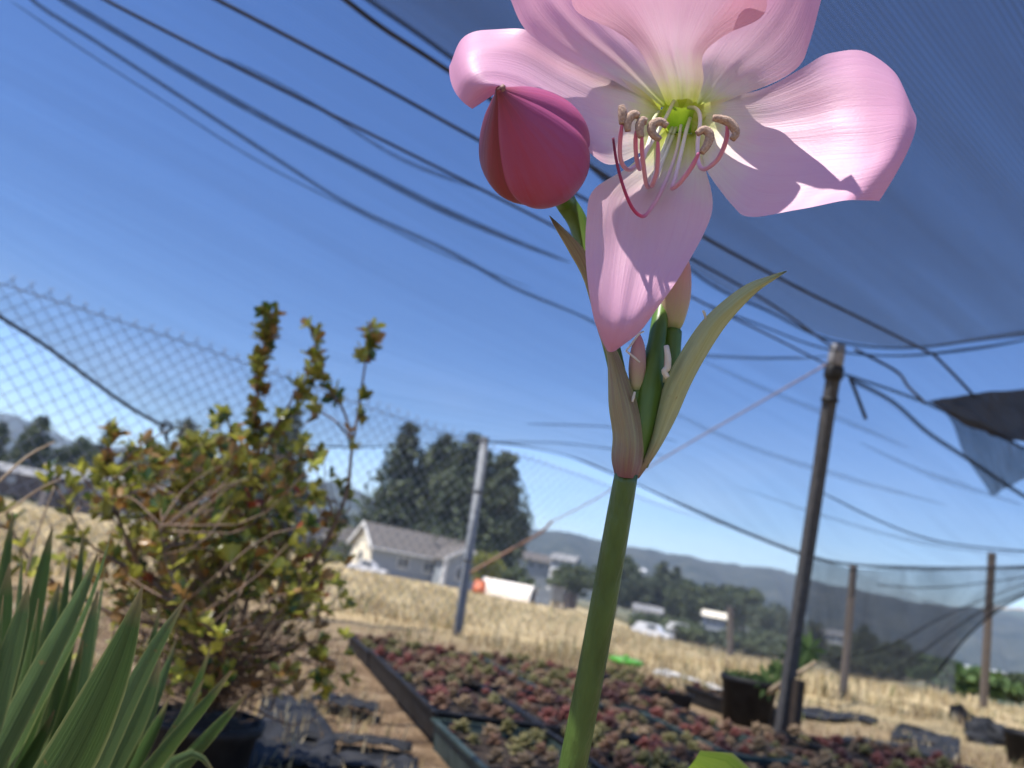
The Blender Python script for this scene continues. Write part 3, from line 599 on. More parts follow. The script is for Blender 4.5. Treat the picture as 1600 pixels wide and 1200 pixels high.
def make_tray(c, ang, green, label, row):
    root = thing('seedling_tray', (*c, 0), label, 'tray', 'trays of succulents on the ground'); M = placer((*c, float(ground_z(*c)) + 0.004), ang)
    a, b, h, th = TL / 2 - 0.012, TW / 2 - 0.01, 0.068, 0.006
    m_ = M_TRAYG if green else M_BLACK
    for s in (-1, 1):
        MB().prism([(-a, s * (b - 0.012), 0), (-a, s * b, h), (-a, s * (b + th), h), (-a, s * (b - 0.012 + th), 0)], (2 * a, 0, 0), M).build('tray_wall', m_, root)
        MB().prism([(s * (a - 0.012), -b + 0.002, 0), (s * a, -b + 0.002, h), (s * (a + th), -b + 0.002, h), (s * (a - 0.012 + th), -b + 0.002, 0)], (0, 2 * b - 0.004, 0), M).build('tray_wall', m_, root)
    rim = MB()
    for s in (-1, 1):
        rim.box((0, s * (b + 0.006), h + 0.004), (2 * a + 0.03, 0.014, 0.006), M); rim.box((s * (a + 0.006), 0, h + 0.0045), (0.014, 2 * b - 0.004, 0.006), M)
    rim.build('rim', m_, root)
    MB().box((0, 0, 0.028), (2 * a - 0.02, 2 * b - 0.02, 0.05), M).build('soil', M_SOIL, root)
    tone = rt.choice([0, 1, 2, 3]); pr = [[.40, .04, .26, .06, .24], [.14, .22, .28, .18, .18], [.30, .06, .32, .08, .24], [.22, .12, .28, .18, .20]][tone]
    for i in range(8):
        for j in range(4):
            if rt.uniform() < 0.10: continue
            p = M(np.array([[(-3.5 + i) * 0.071 + rt.normal(0, 0.010), (-1.5 + j) * 0.069 + rt.normal(0, 0.010), 0.056 + rt.uniform(0, 0.014)]]))[0]
            k = int(rt.choice(5, p=pr)) + 5 * int(rt.integers(0, 2)); o = bpy.data.objects.new('succulent', SM[k]); COL.objects.link(o); o.parent = root
            o.location = tuple(p - np.array([*c, 0])); s = rt.choice([rt.uniform(0.55, 0.9), rt.uniform(0.85, 1.3)]); o.scale = (s, s, s * rt.uniform(0.7, 1.5)); o.rotation_euler = (rt.normal(0, 0.15), rt.normal(0, 0.15), rt.uniform(0, 6.3))
angT = math.atan2(E1[1], E1[0])
for i in range(5):
    for j in range(7):
        c = T0 - E1 * (TL * (i + 0.5)) + E2 * (TW * (j + 0.5))
        if np.linalg.norm(c - POT[:2]) < 0.42 or np.linalg.norm(c - POLE[:2]) < 0.34: continue
        if c[1] < 1.15: continue
        c = c + rt.normal(0, 0.006, 2)
        make_tray(c, angT + rt.normal(0, 0.015), (i, j) in ((0, 2), (2, 3), (1, 2), (3, 0), (1, 5)), 'tray of small succulents, %s in the %s row' % (COLN[j], ROWN[i]), i)

# ------------------------------------------------------------------ chain-link fence
P1 = on_z(715, 990); P1t = on_y(757, 690, P1[1]); FH = P1t[2]
FL = on_z(0, 430, FH)[:2]; FD = (P1[:2] - FL); FD /= np.linalg.norm(FD)
fs = -5.0; fe = 11.0
froot = thing('chain_link_fence', (*P1[:2], 0), 'grey chain-link fence with a steel post behind the trays', 'fence')
V, F = tube([P1 - [0, 0, 0.15], P1, P1t + [0.0, 0, 0.02]], 0.034, 14); mesh_obj('post', V, F, M_STEEL, froot)
lathe('post_cap', P1t + [0, 0, 0.015], [(0, 0.037), (0.012, 0.036), (0.022, 0.02), (0.026, 0.004)], M_STEEL, froot)
for hz_ in (0.36, 0.72): lathe('tension_band', P1 + (P1t - P1) * hz_, [(0, 0.037), (0.03, 0.037)], M_STEEL, froot)
for t in (-4.6,):
    q = np.array([*(P1[:2] + FD * t), 0]); q[2] = float(ground_z(q[0], q[1])); V, F = tube([q - [0, 0, 0.1], q + [0, 0, FH]], 0.034, 12); mesh_obj('post', V, F, M_STEEL, froot)
dw = 0.085; nz_ = int((FH - 0.06) / (dw * 0.5)); zz = 0.05 + np.arange(nz_ + 1) * dw * 0.5
Wv = []
sidev = np.array([FD[0], FD[1], 0]); nrm = np.array([-FD[1], FD[0], 0])
for k, z in enumerate(zz): Wv.append(sidev * (dw * 0.5 * (1 if k % 2 else 0)) + nrm * (0.003 * (1 if k % 2 else -1)) + np.array([0, 0, z]))
Wv.append(Wv[-1] + sidev * 0.01 + np.array([0, 0, 0.03]))
V, F = tube(np.array(Wv), 0.0026, 4); w0 = mesh_obj('wire', V, F, M_WIRE, None, smooth_sh=True); wa = w0.data; bpy.data.objects.remove(w0)
Wv2 = [sidev * (dw * (0.5 if k % 2 else 1.0)) + nrm * (0.003 * (-1 if k % 2 else 1)) + np.array([0, 0, z]) for k, z in enumerate(zz)]; Wv2.append(Wv2[-1] + np.array([0, 0, 0.03]) - sidev * 0.01)
V, F = tube(np.array(Wv2), 0.0026, 4); w0 = mesh_obj('wire', V, F, M_WIRE, None); wb = w0.data; bpy.data.objects.remove(w0)
for i in range(int((fe - fs) / dw)):
    for wd in (wa, wb):
        q = P1[:2] + FD * (fs + i * dw); o = bpy.data.objects.new('wire', wd); COL.objects.link(o); o.parent = froot
        o.location = (q[0] - P1[0], q[1] - P1[1], float(ground_z(q[0], q[1])))
tp = np.array([[*(P1[:2] + FD * t), FH - 0.035 + 0.012 * math.sin(t * 2)] for t in np.linspace(fs, fe, 60)])
V, F = tube(tp, 0.0035, 5); mesh_obj('top_wire', V, F, M_WIRE, froot)

# ------------------------------------------------------------------ shade net
def fence_hit(px, py, off=0.0):
    v = ray(px, py); n2 = np.array([-FD[1], FD[0]]); t = ((P1[:2] - n2 * off - CAM[:2]) @ n2) / (v[:2] @ n2); return CAM + v * t
TIE = fence_hit(260, 668, 0.03)
hemP = [at(-330, 290, 2.9), at(-150, 395, 3.1), at(0, 495, 3.3), at(70, 540, 3.45), at(140, 592, 3.6), at(205, 638, TIE @ FW * 0 + 3.75), TIE]
hemP += [at(400, 690, 4.6), at(560, 700, 5.0), at(760, 692, 5.4), at(880, 712, 5.5), at(960, 742, 5.5), at(1100, 805, 5.4), at(1250, 866, 5.4), at(1333, 883, 5.9), at(1450, 889, 6.0), at(1600, 887, 6.1), at(1760, 880, 6.2), at(2000, 860, 6.3)]
hemP = np.array(hemP)
PT = at(1308, 548, 3.12)             # top of the tall pole
ctrl = np.vstack([hemP, [PT], [[-3.6, 1.6, 1.45], [-2.2, 0.3, 1.55], [-2.2, 1.6, 1.52], [-0.9, 0.3, 1.58], [-0.9, 1.6, 1.55], [0.3, 0.3, 1.6], [0.3, 1.7, 1.56], [0.2, 2.6, 1.5], [-1.3, 2.7, 1.36], [1.5, 0.3, 1.62], [1.5, 1.7, 1.6], [2.8, 1.6, 1.62], [4.2, 1.6, 1.62], [2.8, 3.2, 1.58], [4.4, 3.2, 1.6], [0.8, 3.9, 1.36], [-0.5, 4.0, 1.22], [2.4, 4.6, 1.36], [4.6, 5.0, 1.35]]])
def tps_fit(P):
    n_ = len(P); d = np.linalg.norm(P[:, None, :2] - P[None, :, :2], axis=2); K = np.where(d > 0, d ** 2 * np.log(d + 1e-9), 0) + np.eye(n_) * 0.002
    A = np.zeros((n_ + 3, n_ + 3)); A[:n_, :n_] = K; A[:n_, n_] = 1; A[:n_, n_ + 1:] = P[:, :2]; A[n_, :n_] = 1; A[n_ + 1:, :n_] = P[:, :2].T
    w = np.linalg.solve(A, np.concatenate([P[:, 2], np.zeros(3)]))
    def f(xy):
        d = np.linalg.norm(xy[:, None] - P[None, :, :2], axis=2); return np.where(d > 0, d ** 2 * np.log(d + 1e-9), 0) @ w[:n_] + w[n_] + xy @ w[n_ + 1:]
    return f
tps = tps_fit(ctrl)
NS, NT = 150, 46
hemC = catmull(hemP, NS); inner = np.stack([np.linspace(-4.2, 6.0, NS), np.full(NS, 0.9)], 1)
V = []; UV = []
for k in range(NT):
    t = k / (NT - 1); xy = inner * (1 - t) + hemC[:, :2] * t; z = tps(xy)
    z = z * (1 - smooth(0.85, 1, t)) + hemC[:, 2] * smooth(0.85, 1, t) if t > 0.85 else z
    z = z + 0.012 * np.sin(xy[:, 0] * 3.1 - xy[:, 1] * 4.0) * math.sin(math.pi * t)
    V.append(np.column_stack([xy, z]))
    # cloth coordinates: u along the run of the folds, v across it
    fu = np.array([0.78, 0.62]); fv = np.array([-0.62, 0.78]); UV.append(np.stack([xy @ fu * 0.25, xy @ fv * 0.25], 1))
V = np.vstack(V); UV = np.vstack(UV); netF = grid_faces(NT, NS)
net = mesh_obj('shade_net', V, netF, M_NET, None, uv=UV); tag(net, 'thin black shade net stretched overhead down to the fence', 'shade net')
bvh = BVHTree.FromPolygons([Vector(v) for v in V], netF)
def on_net(px, py, off=0.0):
    v = ray(px, py); l = np.linalg.norm(v); h = bvh.ray_cast(Vector(CAM), Vector(v / l))
    if h[0] is None: return None
    return CAM + v / l * (h[3] - off)
def net_path(pts, n_=40, off=0.012):
    pts = catmull(np.array(pts, float), n_); P = [on_net(a, b_, off) for a, b_ in pts]; return np.array([p for p in P if p is not None])
def fold(pts, r, mat, n_=46):
    P = net_path(pts, n_, 0.004)
    if len(P) < 3: return
    k = np.arange(len(P)); rr = r * (0.85 + 0.2 * np.sin(k * 0.13 + len(P)) + 0.08 * np.sin(k * 0.41)); rr = rr * (0.12 + 0.88 * np.sin(np.linspace(0, math.pi, len(P))) ** 0.5)
    V, F = tube(P, rr, 6, flat=0.35); mesh_obj('fold', V, F, mat, net, uv=tube_uv(len(P), 6))
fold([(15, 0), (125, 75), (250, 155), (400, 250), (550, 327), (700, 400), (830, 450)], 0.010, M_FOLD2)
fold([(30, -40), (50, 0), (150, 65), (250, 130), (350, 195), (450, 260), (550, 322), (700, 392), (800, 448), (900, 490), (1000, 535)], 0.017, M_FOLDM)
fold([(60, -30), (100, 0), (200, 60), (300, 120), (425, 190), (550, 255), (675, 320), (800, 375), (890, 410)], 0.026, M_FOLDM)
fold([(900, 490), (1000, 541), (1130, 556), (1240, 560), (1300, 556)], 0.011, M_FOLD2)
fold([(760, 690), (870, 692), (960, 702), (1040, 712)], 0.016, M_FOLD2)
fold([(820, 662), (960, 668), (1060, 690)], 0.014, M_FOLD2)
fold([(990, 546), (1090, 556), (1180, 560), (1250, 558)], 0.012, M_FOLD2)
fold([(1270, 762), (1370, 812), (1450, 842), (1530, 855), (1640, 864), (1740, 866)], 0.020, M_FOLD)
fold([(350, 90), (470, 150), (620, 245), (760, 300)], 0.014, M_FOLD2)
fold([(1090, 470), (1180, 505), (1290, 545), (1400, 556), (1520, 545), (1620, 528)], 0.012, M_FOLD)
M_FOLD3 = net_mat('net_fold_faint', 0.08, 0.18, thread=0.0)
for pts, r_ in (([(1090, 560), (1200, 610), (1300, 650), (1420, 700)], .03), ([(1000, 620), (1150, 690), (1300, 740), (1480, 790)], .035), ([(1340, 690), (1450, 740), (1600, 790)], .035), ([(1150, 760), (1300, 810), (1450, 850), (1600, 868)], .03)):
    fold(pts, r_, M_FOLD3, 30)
hb = catmull(hemP[6:], 90); k = np.arange(90); V, F = tube(hb + [0, 0, 0.004], 0.008 + 0.016 * smooth(30, 60, k) + 0.004 * np.sin(k * 0.6), 6, flat=0.6); mesh_obj('hem', V, F, M_FOLD, net, uv=tube_uv(90, 6))
V, F = tube(catmull(hemP[:7], 40), 0.009, 8); mesh_obj('edge_rope', V, F, M_CABLE, net)
a = np.linspace(0, 2 * math.pi, 17); rg = np.array([TIE + [0.028 * math.cos(t), 0, 0.028 * math.sin(t)] for t in a]); V, F = tube(rg, 0.010, 8, cap=False); mesh_obj('tie_ring', V, F, M_CABLE, net)
V, F = tube([TIE + [0, 0, -0.02], TIE + [0.02, 0.04, -0.09], TIE + [-0.02, 0.02, -0.12]], [0.012, 0.008, 0.004], 6); mesh_obj('tie_knot', V, F, M_CABLE, net)
# denser second layer over the right half, edge sagging past the pole
ep = net_path([(120, -300), (330, -150), (540, 0), (690, 103), (900, 260), (1080, 438), (1200, 500), (1300, 545), (1430, 556), (1600, 533), (1800, 512), (2000, 495)], 80, 0.0)
NE = len(ep); inn = np.stack([np.linspace(-1.0, 5.0, NE), np.full(NE, 0.92)], 1); V = []; UV = []
for k in range(24):
    t = k / 23; xy = inn * (1 - t) + ep[:, :2] * t; z = tps(xy) + 0.035 + 0.02 * np.sin(xy[:, 0] * 5 - xy[:, 1] * 6) * (1 - t)
    V.append(np.column_stack([xy, z])); UV.append(np.stack([xy @ fu * 0.25 + 0.3, xy @ fv * 0.25], 1))
net2 = mesh_obj('shade_net', np.vstack(V), grid_faces(24, NE), M_NET2, None, uv=np.vstack(UV)); tag(net2, 'second darker shade net layer overhead on the right ending at the wooden pole', 'shade net')
V, F = tube(ep + [0, 0, 0.035], 0.006, 6); mesh_obj('hem', V, F, M_FOLD, net2, uv=tube_uv(NE, 6))
# supporting cables under the net
def cable(pts, r, label, n_=50):
    P = net_path(pts, n_, 0.02); V, F = tube(P, r, 8); o = mesh_obj('support_cable', V, F, M_CABLE, None); tag(o, label, 'cable', 'support cables under the shade net')
cable([(20, -80), (165, 0), (350, 95), (550, 195), (780, 310), (1080, 464), (1200, 523), (1292, 570)], 0.0042, 'lowest of the three black cables crossing behind the flower to the pole')
cable([(180, -80), (340, 0), (550, 110), (740, 215), (930, 320), (1080, 404), (1200, 472), (1300, 542)], 0.0046, 'middle of the three black cables crossing behind the flower to the pole')
cable([(430, -85), (540, 0), (600, 45), (700, 110), (900, 245), (1096, 368), (1240, 446), (1350, 500), (1452, 551)], 0.0056, 'highest thick black cable passing behind the flower to the upper right')
# hanging side net
def patch(name, rows, mat, label, nu=24, nv=24, wob=0.02, seed=1, cat='shade net', uvs=(1, 1)):
    R_ = np.array([catmull(r_, nv) for r_ in rows]); V = np.array([catmull(R_[:, j], nu) for j in range(nv)]).transpose(1, 0, 2)
    r = np.random.default_rng(seed); gu, gv = np.meshgrid(np.linspace(0, 1, nu), np.linspace(0, 1, nv), indexing='ij')
    V[..., 1] += wob * np.sin(gv * 14 + gu * 5 + seed) + wob * 0.6 * np.sin(gv * 29 - gu * 9)
    o = mesh_obj(name, V.reshape(-1, 3), grid_faces(nu, nv), mat, None, uv=np.stack([gu * uvs[0], gv * uvs[1]], -1).reshape(-1, 2)); tag(o, label, cat); return o, V
sn, Vs = patch('side_net', [[at(1262, 872, 5.6), at(1333, 887, 5.95), at(1450, 891, 6.05), at(1600, 889, 6.1), at(1760, 882, 6.2)],
    [at(1260, 910, 5.8), at(1330, 935, 6.1), at(1450, 935, 6.15), at(1590, 915, 6.2), at(1700, 890, 6.2)],
    [at(1262, 985, 6.0), at(1330, 1000, 6.2), at(1420, 1005, 6.2), at(1500, 985, 6.2), at(1558, 950, 6.2)],
    [at(1275, 1040, 6.1), at(1320, 1055, 6.2), at(1380, 1065, 6.2), at(1430, 1065, 6.2), at(1470, 1055, 6.2)]], net_mat('net_side', 0.46, 0.70, thread=0.06, stretch=(1, 9, 1)), 'grey shade net hanging in a slanting corner between the two wooden stakes', wob=0.05)
def on_patch(Vp, uvp):
    nu, nv = Vp.shape[:2]; return np.array([Vp[int(u * (nu - 1)), int(v * (nv - 1))] for u, v in uvp])
V, F = tube(Vs[:, -1], 0.008, 6); mesh_obj('hem', V, F, M_FOLD, sn, uv=tube_uv(len(Vs), 6))
for pts in ([(0.2, .35), (0.22, .5), (0.25, .65), (0.2, .85), (.15, .99)], [(0.9, .2), (0.7, .4), (0.5, .6), (0.38, .8), (.3, .99)], [(.95, .5), (.75, .62), (.55, .78), (.42, .95)]):
    P = catmull(on_patch(Vs, pts), 24) - [0, 0.02, 0]; V, F = tube(P, 0.02, 6, flat=0.4); mesh_obj('fold', V, F, M_FOLD2, sn, uv=tube_uv(24, 6))
fl, Vf = patch('net_flap', [[at(1440, 629, 2.9), at(1500, 618, 2.85), at(1560, 611, 2.8), at(1660, 603, 2.75)],
    [at(1462, 634, 2.9), at(1510, 640, 2.88), at(1570, 648, 2.85), at(1660, 655, 2.8)],
    [at(1510, 665, 2.95), at(1545, 678, 2.95), at(1590, 690, 2.92), at(1660, 705, 2.9)]], net_mat('net_double', 0.93, 0.985, thread=0.0, color=(0.05, 0.047, 0.044)), 'dark doubled flap of shade cloth at the right edge', wob=0.01, seed=3)
f2, Vf2 = patch('net_flap', [[at(1468, 640, 3.0), at(1520, 655, 3.0), at(1590, 690, 3.0), at(1660, 715, 3.0)],
    [at(1505, 700, 3.05), at(1545, 715, 3.05), at(1600, 725, 3.05), at(1660, 735, 3.05)],
    [at(1550, 775, 3.1), at(1565, 768, 3.1), at(1600, 748, 3.1), at(1650, 735, 3.1)]], net_mat('net_single', 0.62, 0.80, thread=0.0), 'loose pointed corner of shade net hanging under the dark flap', wob=0.015, seed=4)
def rope(name, P, r, mat, label, group='ropes around the pole', n_=30):
    V, F = tube(catmull(P, n_), r, 6); o = mesh_obj(name, V, F, mat, None); tag(o, label, 'rope', group); return o
rope('rope', [at(1320, 585, 3.12), at(1400, 612, 3.1), at(1470, 640, 3.05), at(1600, 700, 3.0), at(1720, 760, 3.0)], 0.006, M_FOLD, 'rope from the pole top down past the dark flap to the right edge')
rope('rope', [at(1335, 545, 3.12), at(1400, 580, 3.1), at(1420, 605, 3.0), at(1446, 630, 2.91)], 0.006, M_CABLE, 'upper rope from the pole top to the tip of the dark flap')
rope('rope', [at(1328, 592, 3.12), at(1395, 628, 3.14), at(1450, 676, 3.15), at(1520, 722, 3.15), at(1600, 775, 3.15), at(1700, 830, 3.15)], 0.009, M_FOLD, 'sagging dark rope below the dark flap at the right edge')
rope('rope', [at(1455, 550, 3.0), at(1490, 585, 2.98), at(1525, 622, 2.95)], 0.006, M_CABLE, 'short taut rope dropping from the net edge to the dark flap')
rope('rope', [at(1328, 590, 3.1), at(1338, 615, 3.1), at(1353, 655, 3.1)], 0.008, M_CABLE, 'loose rope end dangling beside the pole top')
rope('rope', [at(1290, 570, 3.12), at(1060, 702, 4.0), at(930, 780, 4.9), at(862, 815, 5.4)], 0.0045, M_ROPEP, 'thin pale guy rope slanting from the pole top to the field')
gr = rope('rope', [at(862, 815, 5.4), at(845, 832, 5.4), at(800, 858, 5.45), at(735, 895, 5.5)], 0.010, M_BUNDLE, 'thick brown wrapped rope tied to the steel fence post')

# ------------------------------------------------------------------ wooden pole and stakes
pr = thing('wooden_pole', POLE, 'tall weathered wooden pole with a wrapped top carrying the net', 'pole')
ax = PT - POLE; s1 = np.array([1.0, 0.25, 0]); s1 /= np.linalg.norm(s1); s2 = np.array([-0.25, 1.0, 0]); s2 /= np.linalg.norm(s2)
def post_mesh(b, t, w, n_=9, seed=0):
    r = np.random.default_rng(seed); V = []; F = []
    for i in range(n_):
        c = b + (t - b) * i / (n_ - 1)
        for (x, y) in ((-.8, -1), (.8, -1), (1, -.8), (1, .8), (.8, 1), (-.8, 1), (-1, .8), (-1, -.8)): V.append(c + (s1 * x + s2 * y) * w / 2 * (1 + r.normal(0, 0.02)))
    return V, grid_faces(n_, 8, True) + [tuple(range(7, -1, -1)), tuple((n_ - 1) * 8 + k for k in range(8))]
V, F = post_mesh(POLE - ax * 0.06, POLE + ax * 0.955, 0.044); mesh_obj('shaft', V, F, M_WOOD, pr, smooth_sh=False)
axn = ax / np.linalg.norm(ax)
lathe('wrapped_band', POLE + ax * 0.925, [(0, 0.030), (0.012, 0.038), (0.045, 0.039), (0.06, 0.031)], M_CABLE, pr, axis=axn)
lathe('cap', POLE + ax * 0.962, [(0, 0.030), (0.01, 0.032), (0.08, 0.031), (0.088, 0.024)], pm('cap_grey', (0.14, 0.14, 0.15), (0.34, 0.34, 0.36), 0.5, 25), pr, axis=axn)
lathe('wire_band', POLE + ax * 0.87, [(0, 0.034), (0.008, 0.035), (0.016, 0.034)], M_CABLE, pr, axis=axn)
V, F = post_mesh(POLE + ax * 0.01 + s1 * 0.02 + s2 * -0.058, POLE + ax * 0.17 + s1 * 0.012 + s2 * -0.05, 0.036, 5, 3); mesh_obj('foot_brace', V, F, pm('dark_wood', (0.035, 0.025, 0.02), (0.075, 0.055, 0.04), 0.8, 8, stretch=(20, 20, 1)), pr, smooth_sh=False)
def stake(b, t, w, label):
    root = thing('wooden_stake', b, label, 'stake', 'wooden stakes holding the side net'); V, F = post_mesh(b - (t - b) * 0.06, t, w, 8, int(w * 1e4)); mesh_obj('shaft', V, F, M_WOOD2, root, smooth_sh=False)
    P = b + (t - b) * 0.96; lathe('wire_tie', P, [(0, w * 0.6), (w * 0.3, w * 0.63), (w * 0.5, w * 0.6)], M_CABLE, root)
q = on_z(1316, 1096); stake(q, on_y(1334, 884, q[1]), 0.046, 'wooden stake under the dark net hem right of the tall pole')
q = at(1537, 1092, 8.3); stake(q, at(1550, 864, 8.1), 0.062, 'wooden stake farthest right beside the hanging net corner')
q = at(1141, 1020, 9.5); stake(q, at(1141, 948, 9.5), 0.06, 'short wooden stake in the straw left of the tall pole')

# ------------------------------------------------------------------ pots
def pot(loc, h, r0, r1, label, mat=M_BLACK):
    root = thing('plant_pot', loc, label, 'pot', 'black nursery pots')
    lathe('pot_wall', loc, [(0.0, r0), (h * 0.86, r1 * 0.97), (h * 0.87, r1 * 1.04), (h, r1 * 1.06), (h, r1 * 0.97), (h * 0.9, r1 * 0.93)], mat, root, 28)
    lathe('soil', np.asarray(loc) + [0, 0, h * 0.86], [(0, r1 * 0.94), (0.012, r1 * 0.9), (0.02, r1 * 0.3)], M_SOIL, root, 20); return root
pot((*POT[:2], 0.0), 0.215, 0.098, 0.122, 'black pot of green weeds beside the foot of the wooden pole')
r = np.random.default_rng(5); mb = MB(); wroot = thing('weeds', (*POT[:2], 0.19), 'low green weeds growing in the black pot by the pole', 'plant')
for k in range(150):
    a, rr = r.uniform(0, 6.28), 0.11 * r.uniform(0, 1) ** 0.5; b = np.array([POT[0] + rr * math.cos(a), POT[1] + rr * math.sin(a), 0.195]); d = np.array([r.normal(0, .5), r.normal(0, .5), 1]); d /= np.linalg.norm(d); h = r.uniform(0.02, 0.065)
    s = np.cross(d, r.normal(size=3)); s /= np.linalg.norm(s); mb.add([b, b + d * h * .5 + s * .008, b + d * h, b + d * h * .5 - s * .008], [(0, 1, 2, 3)])
mb.build('foliage', M_BUSHG, wroot)
for (px, py, s_) in ((1200, 1066, 0.085), (1250, 1022, 0.10), (1264, 1014, 0.09), (1238, 1034, 0.075), (1215, 1048, 0.06)):
    c = at(px, py, 3.35); mb = MB()
    for k in range(9):
        a = k * 0.7; d = np.array([math.cos(a), 0.4 * math.sin(a * 1.3), math.sin(a)]); d /= np.linalg.norm(d); s = np.cross(d, [0, 1, 0.2]); s /= np.linalg.norm(s)
        mb.add([c, c + d * s_ * .5 + s * .014, c + d * s_, c + d * s_ * .5 - s * .014], [(0, 1, 2, 3)])
    mb.build('leaf', M_BUSHG, wroot)
V, F = tube([at(1168, 1105, 3.45), at(1215, 1072, 3.3), at(1275, 1035, 3.15)], [0.012, 0.012, 0.008], 7); o = mesh_obj('dry_branch', V, F, M_STICK, None); tag(o, 'pale dry branch leaning from the pot across the wooden pole', 'branch')

# ------------------------------------------------------------------ cloth strips, pipes and scraps on the ground
def sheet(pxs, label, seed, lift=0.02, mat=M_SHEET, name='weed_cloth', cat='plastic sheet', group='black weed cloth scraps on the ground', rough=0.010):
    rows = [[gp(*p) for p in r_] for r_ in pxs]; R_ = np.array([catmull(r_, 16) for r_ in rows]); V = np.array([catmull(R_[:, j], 12) for j in range(16)]).transpose(1, 0, 2); r = np.random.default_rng(seed)
    gu, gv = np.meshgrid(np.linspace(0, 1, 12), np.linspace(0, 1, 16), indexing='ij')
    V[..., 2] = ground_z(V[..., 0], V[..., 1]) + lift + rough * (np.sin(gu * 9 + seed) * np.cos(gv * 13) + 0.7 * np.sin(gv * 31 + gu * 8)) * 0.5 + r.uniform(0, rough * 0.4, gu.shape)
    o = mesh_obj(name, V.reshape(-1, 3), grid_faces(12, 16), mat, None); md = o.modifiers.new('thick', 'SOLIDIFY'); md.thickness = 0.003; tag(o, label, cat, group)
sheet([[(500, 1100), (545, 1108), (590, 1122)], [(480, 1112), (530, 1122), (585, 1132)]], 'black cloth scrap with a pointed end left of the trays', 1, 0.03)
sheet([[(405, 1105), (440, 1100), (485, 1112)], [(395, 1160), (450, 1150), (520, 1170)], [(380, 1230), (430, 1215), (500, 1225)]], 'wide grey-black weed cloth at the foot of the shrub pot', 2, 0.02)
sheet([[(430, 1165), (540, 1165), (640, 1178)], [(430, 1178), (540, 1176), (640, 1190)]], 'narrow dark cloth strip along the bottom edge left of the trays', 3, 0.02)
sheet([[(440, 1185), (560, 1192), (650, 1200)], [(440, 1215), (560, 1215), (650, 1222)]], 'dark cloth strip lowest in the bottom left corner of the bare earth', 6, 0.015)
sheet([[(1255, 1112), (1310, 1118), (1370, 1126)], [(1250, 1124), (1310, 1130), (1370, 1136)]], 'dark cloth strip lying right behind the pole foot', 4, 0.015)
sheet([[(1310, 1160), (1400, 1168), (1500, 1182)], [(1300, 1172), (1400, 1184), (1500, 1200)]], 'dark cloth strip at the bottom right of the bare earth', 5, 0.02)
sheet([[(1400, 1140), (1440, 1142), (1500, 1158)], [(1390, 1160), (1440, 1164), (1500, 1184)]], 'grey worn cloth patch left of the crumpled plastic heap', 8, 0.01)
def heap(px, py, w, h, label, seed):
    c = gp(px, py); r = np.random.default_rng(seed); V = []; n_, m_ = 9, 14
    for i in range(n_):
        t = i / (n_ - 1)
        for j in range(m_):
            a = 2 * math.pi * j / m_; R_ = w * (math.cos(t * math.pi / 2) ** 0.6) * (1 + 0.45 * math.sin(a * 3 + seed + t * 4) + r.normal(0, 0.12)); V.append([c[0] + R_ * math.cos(a), c[1] + R_ * 0.6 * math.sin(a), c[2] - 0.01 + h * t * (1 + 0.35 * math.sin(a * 2 + seed)) + r.normal(0, 0.008)])
    o = mesh_obj('crumpled_plastic', V, grid_faces(n_, m_, True) + [tuple((n_ - 1) * m_ + k for k in range(m_))], M_SHEET, None, smooth_sh=False); tag(o, label, 'plastic sheet', 'crumpled plastic at the lower right')
heap(1500, 1130, 0.12, 0.12, 'pointed crumpled black plastic lump at the lower right', 1)
heap(1545, 1160, 0.16, 0.12, 'wide crumpled grey plastic heap left of the black pot in the corner', 2)
heap(1430, 1145, 0.10, 0.03, 'flat torn plastic piece left of the crumpled heap', 3)
q = gp(1605, 1200); pot((q[0], q[1], q[2]), 0.17, 0.085, 0.11, 'black pot in the lower right corner')
def ground_line(pts, r, label, mat=M_BLACK, name='irrigation_pipe', cat='pipe'):
    P = catmull([gp(*p) + [0, 0, r * 1.2] for p in pts], 30); V, F = tube(P, r, 7); o = mesh_obj(name, V, F, mat, None); tag(o, label, cat, 'black pipes on the ground')
ground_line([(1230, 1108), (1290, 1120), (1340, 1127), (1370, 1130)], 0.012, 'short black pipe behind the pole foot')
ground_line([(1290, 1170), (1350, 1178), (1420, 1180), (1480, 1196), (1540, 1215)], 0.012, 'black pipe winding along the bottom right edge')
ground_line([(1030, 1052), (1080, 1068), (1130, 1085)], 0.016, 'pale pipe lying behind the back row of trays', M_WHITE)
for (px, py, s_, lb) in ((1035, 1056, 0.05, 'white plastic scrap behind the trays left of the pot'), (1112, 1080, 0.05, 'white plastic scrap behind the black pot'), (1150, 1080, 0.06, 'crumpled white bag beside the black pot')):
    c = gp(px, py); r = np.random.default_rng(int(px)); V = [[c[0] + s_ * 1.4 * math.cos(a) * math.cos(e) * r.uniform(.7, 1.2), c[1] + s_ * math.sin(a) * math.cos(e) * r.uniform(.7, 1.2), c[2] + s_ * .8 * math.sin(e) * r.uniform(.7, 1.2)] for e in np.linspace(-.3, 1.3, 6) for a in np.linspace(0, 2 * math.pi, 10, endpoint=False)]
    tag(mesh_obj('plastic_scrap', V, grid_faces(6, 10, True) + [tuple(50 + k for k in range(10))], M_WHITE, None, smooth_sh=False), lb, 'plastic scrap', 'white scraps behind the trays')
c = gp(975, 1050); M = placer(c, 0.3); rl = thing('green_lid', c, 'bright green plastic lid behind the trays', 'lid'); M_LIME = pm('lime_plastic', (0.10, 0.42, 0.04), (0.16, 0.5, 0.07), 0.4, 8)
lathe('disc', c + [0, 0, 0.05], [(0, 0.10), (0.012, 0.115), (0.03, 0.115), (0.035, 0.09), (0.03, 0.02)], M_LIME, rl); lathe('grip', c + [0, 0, 0.08], [(0, 0.02), (0.02, 0.018), (0.025, 0.008)], M_LIME, rl, 10)

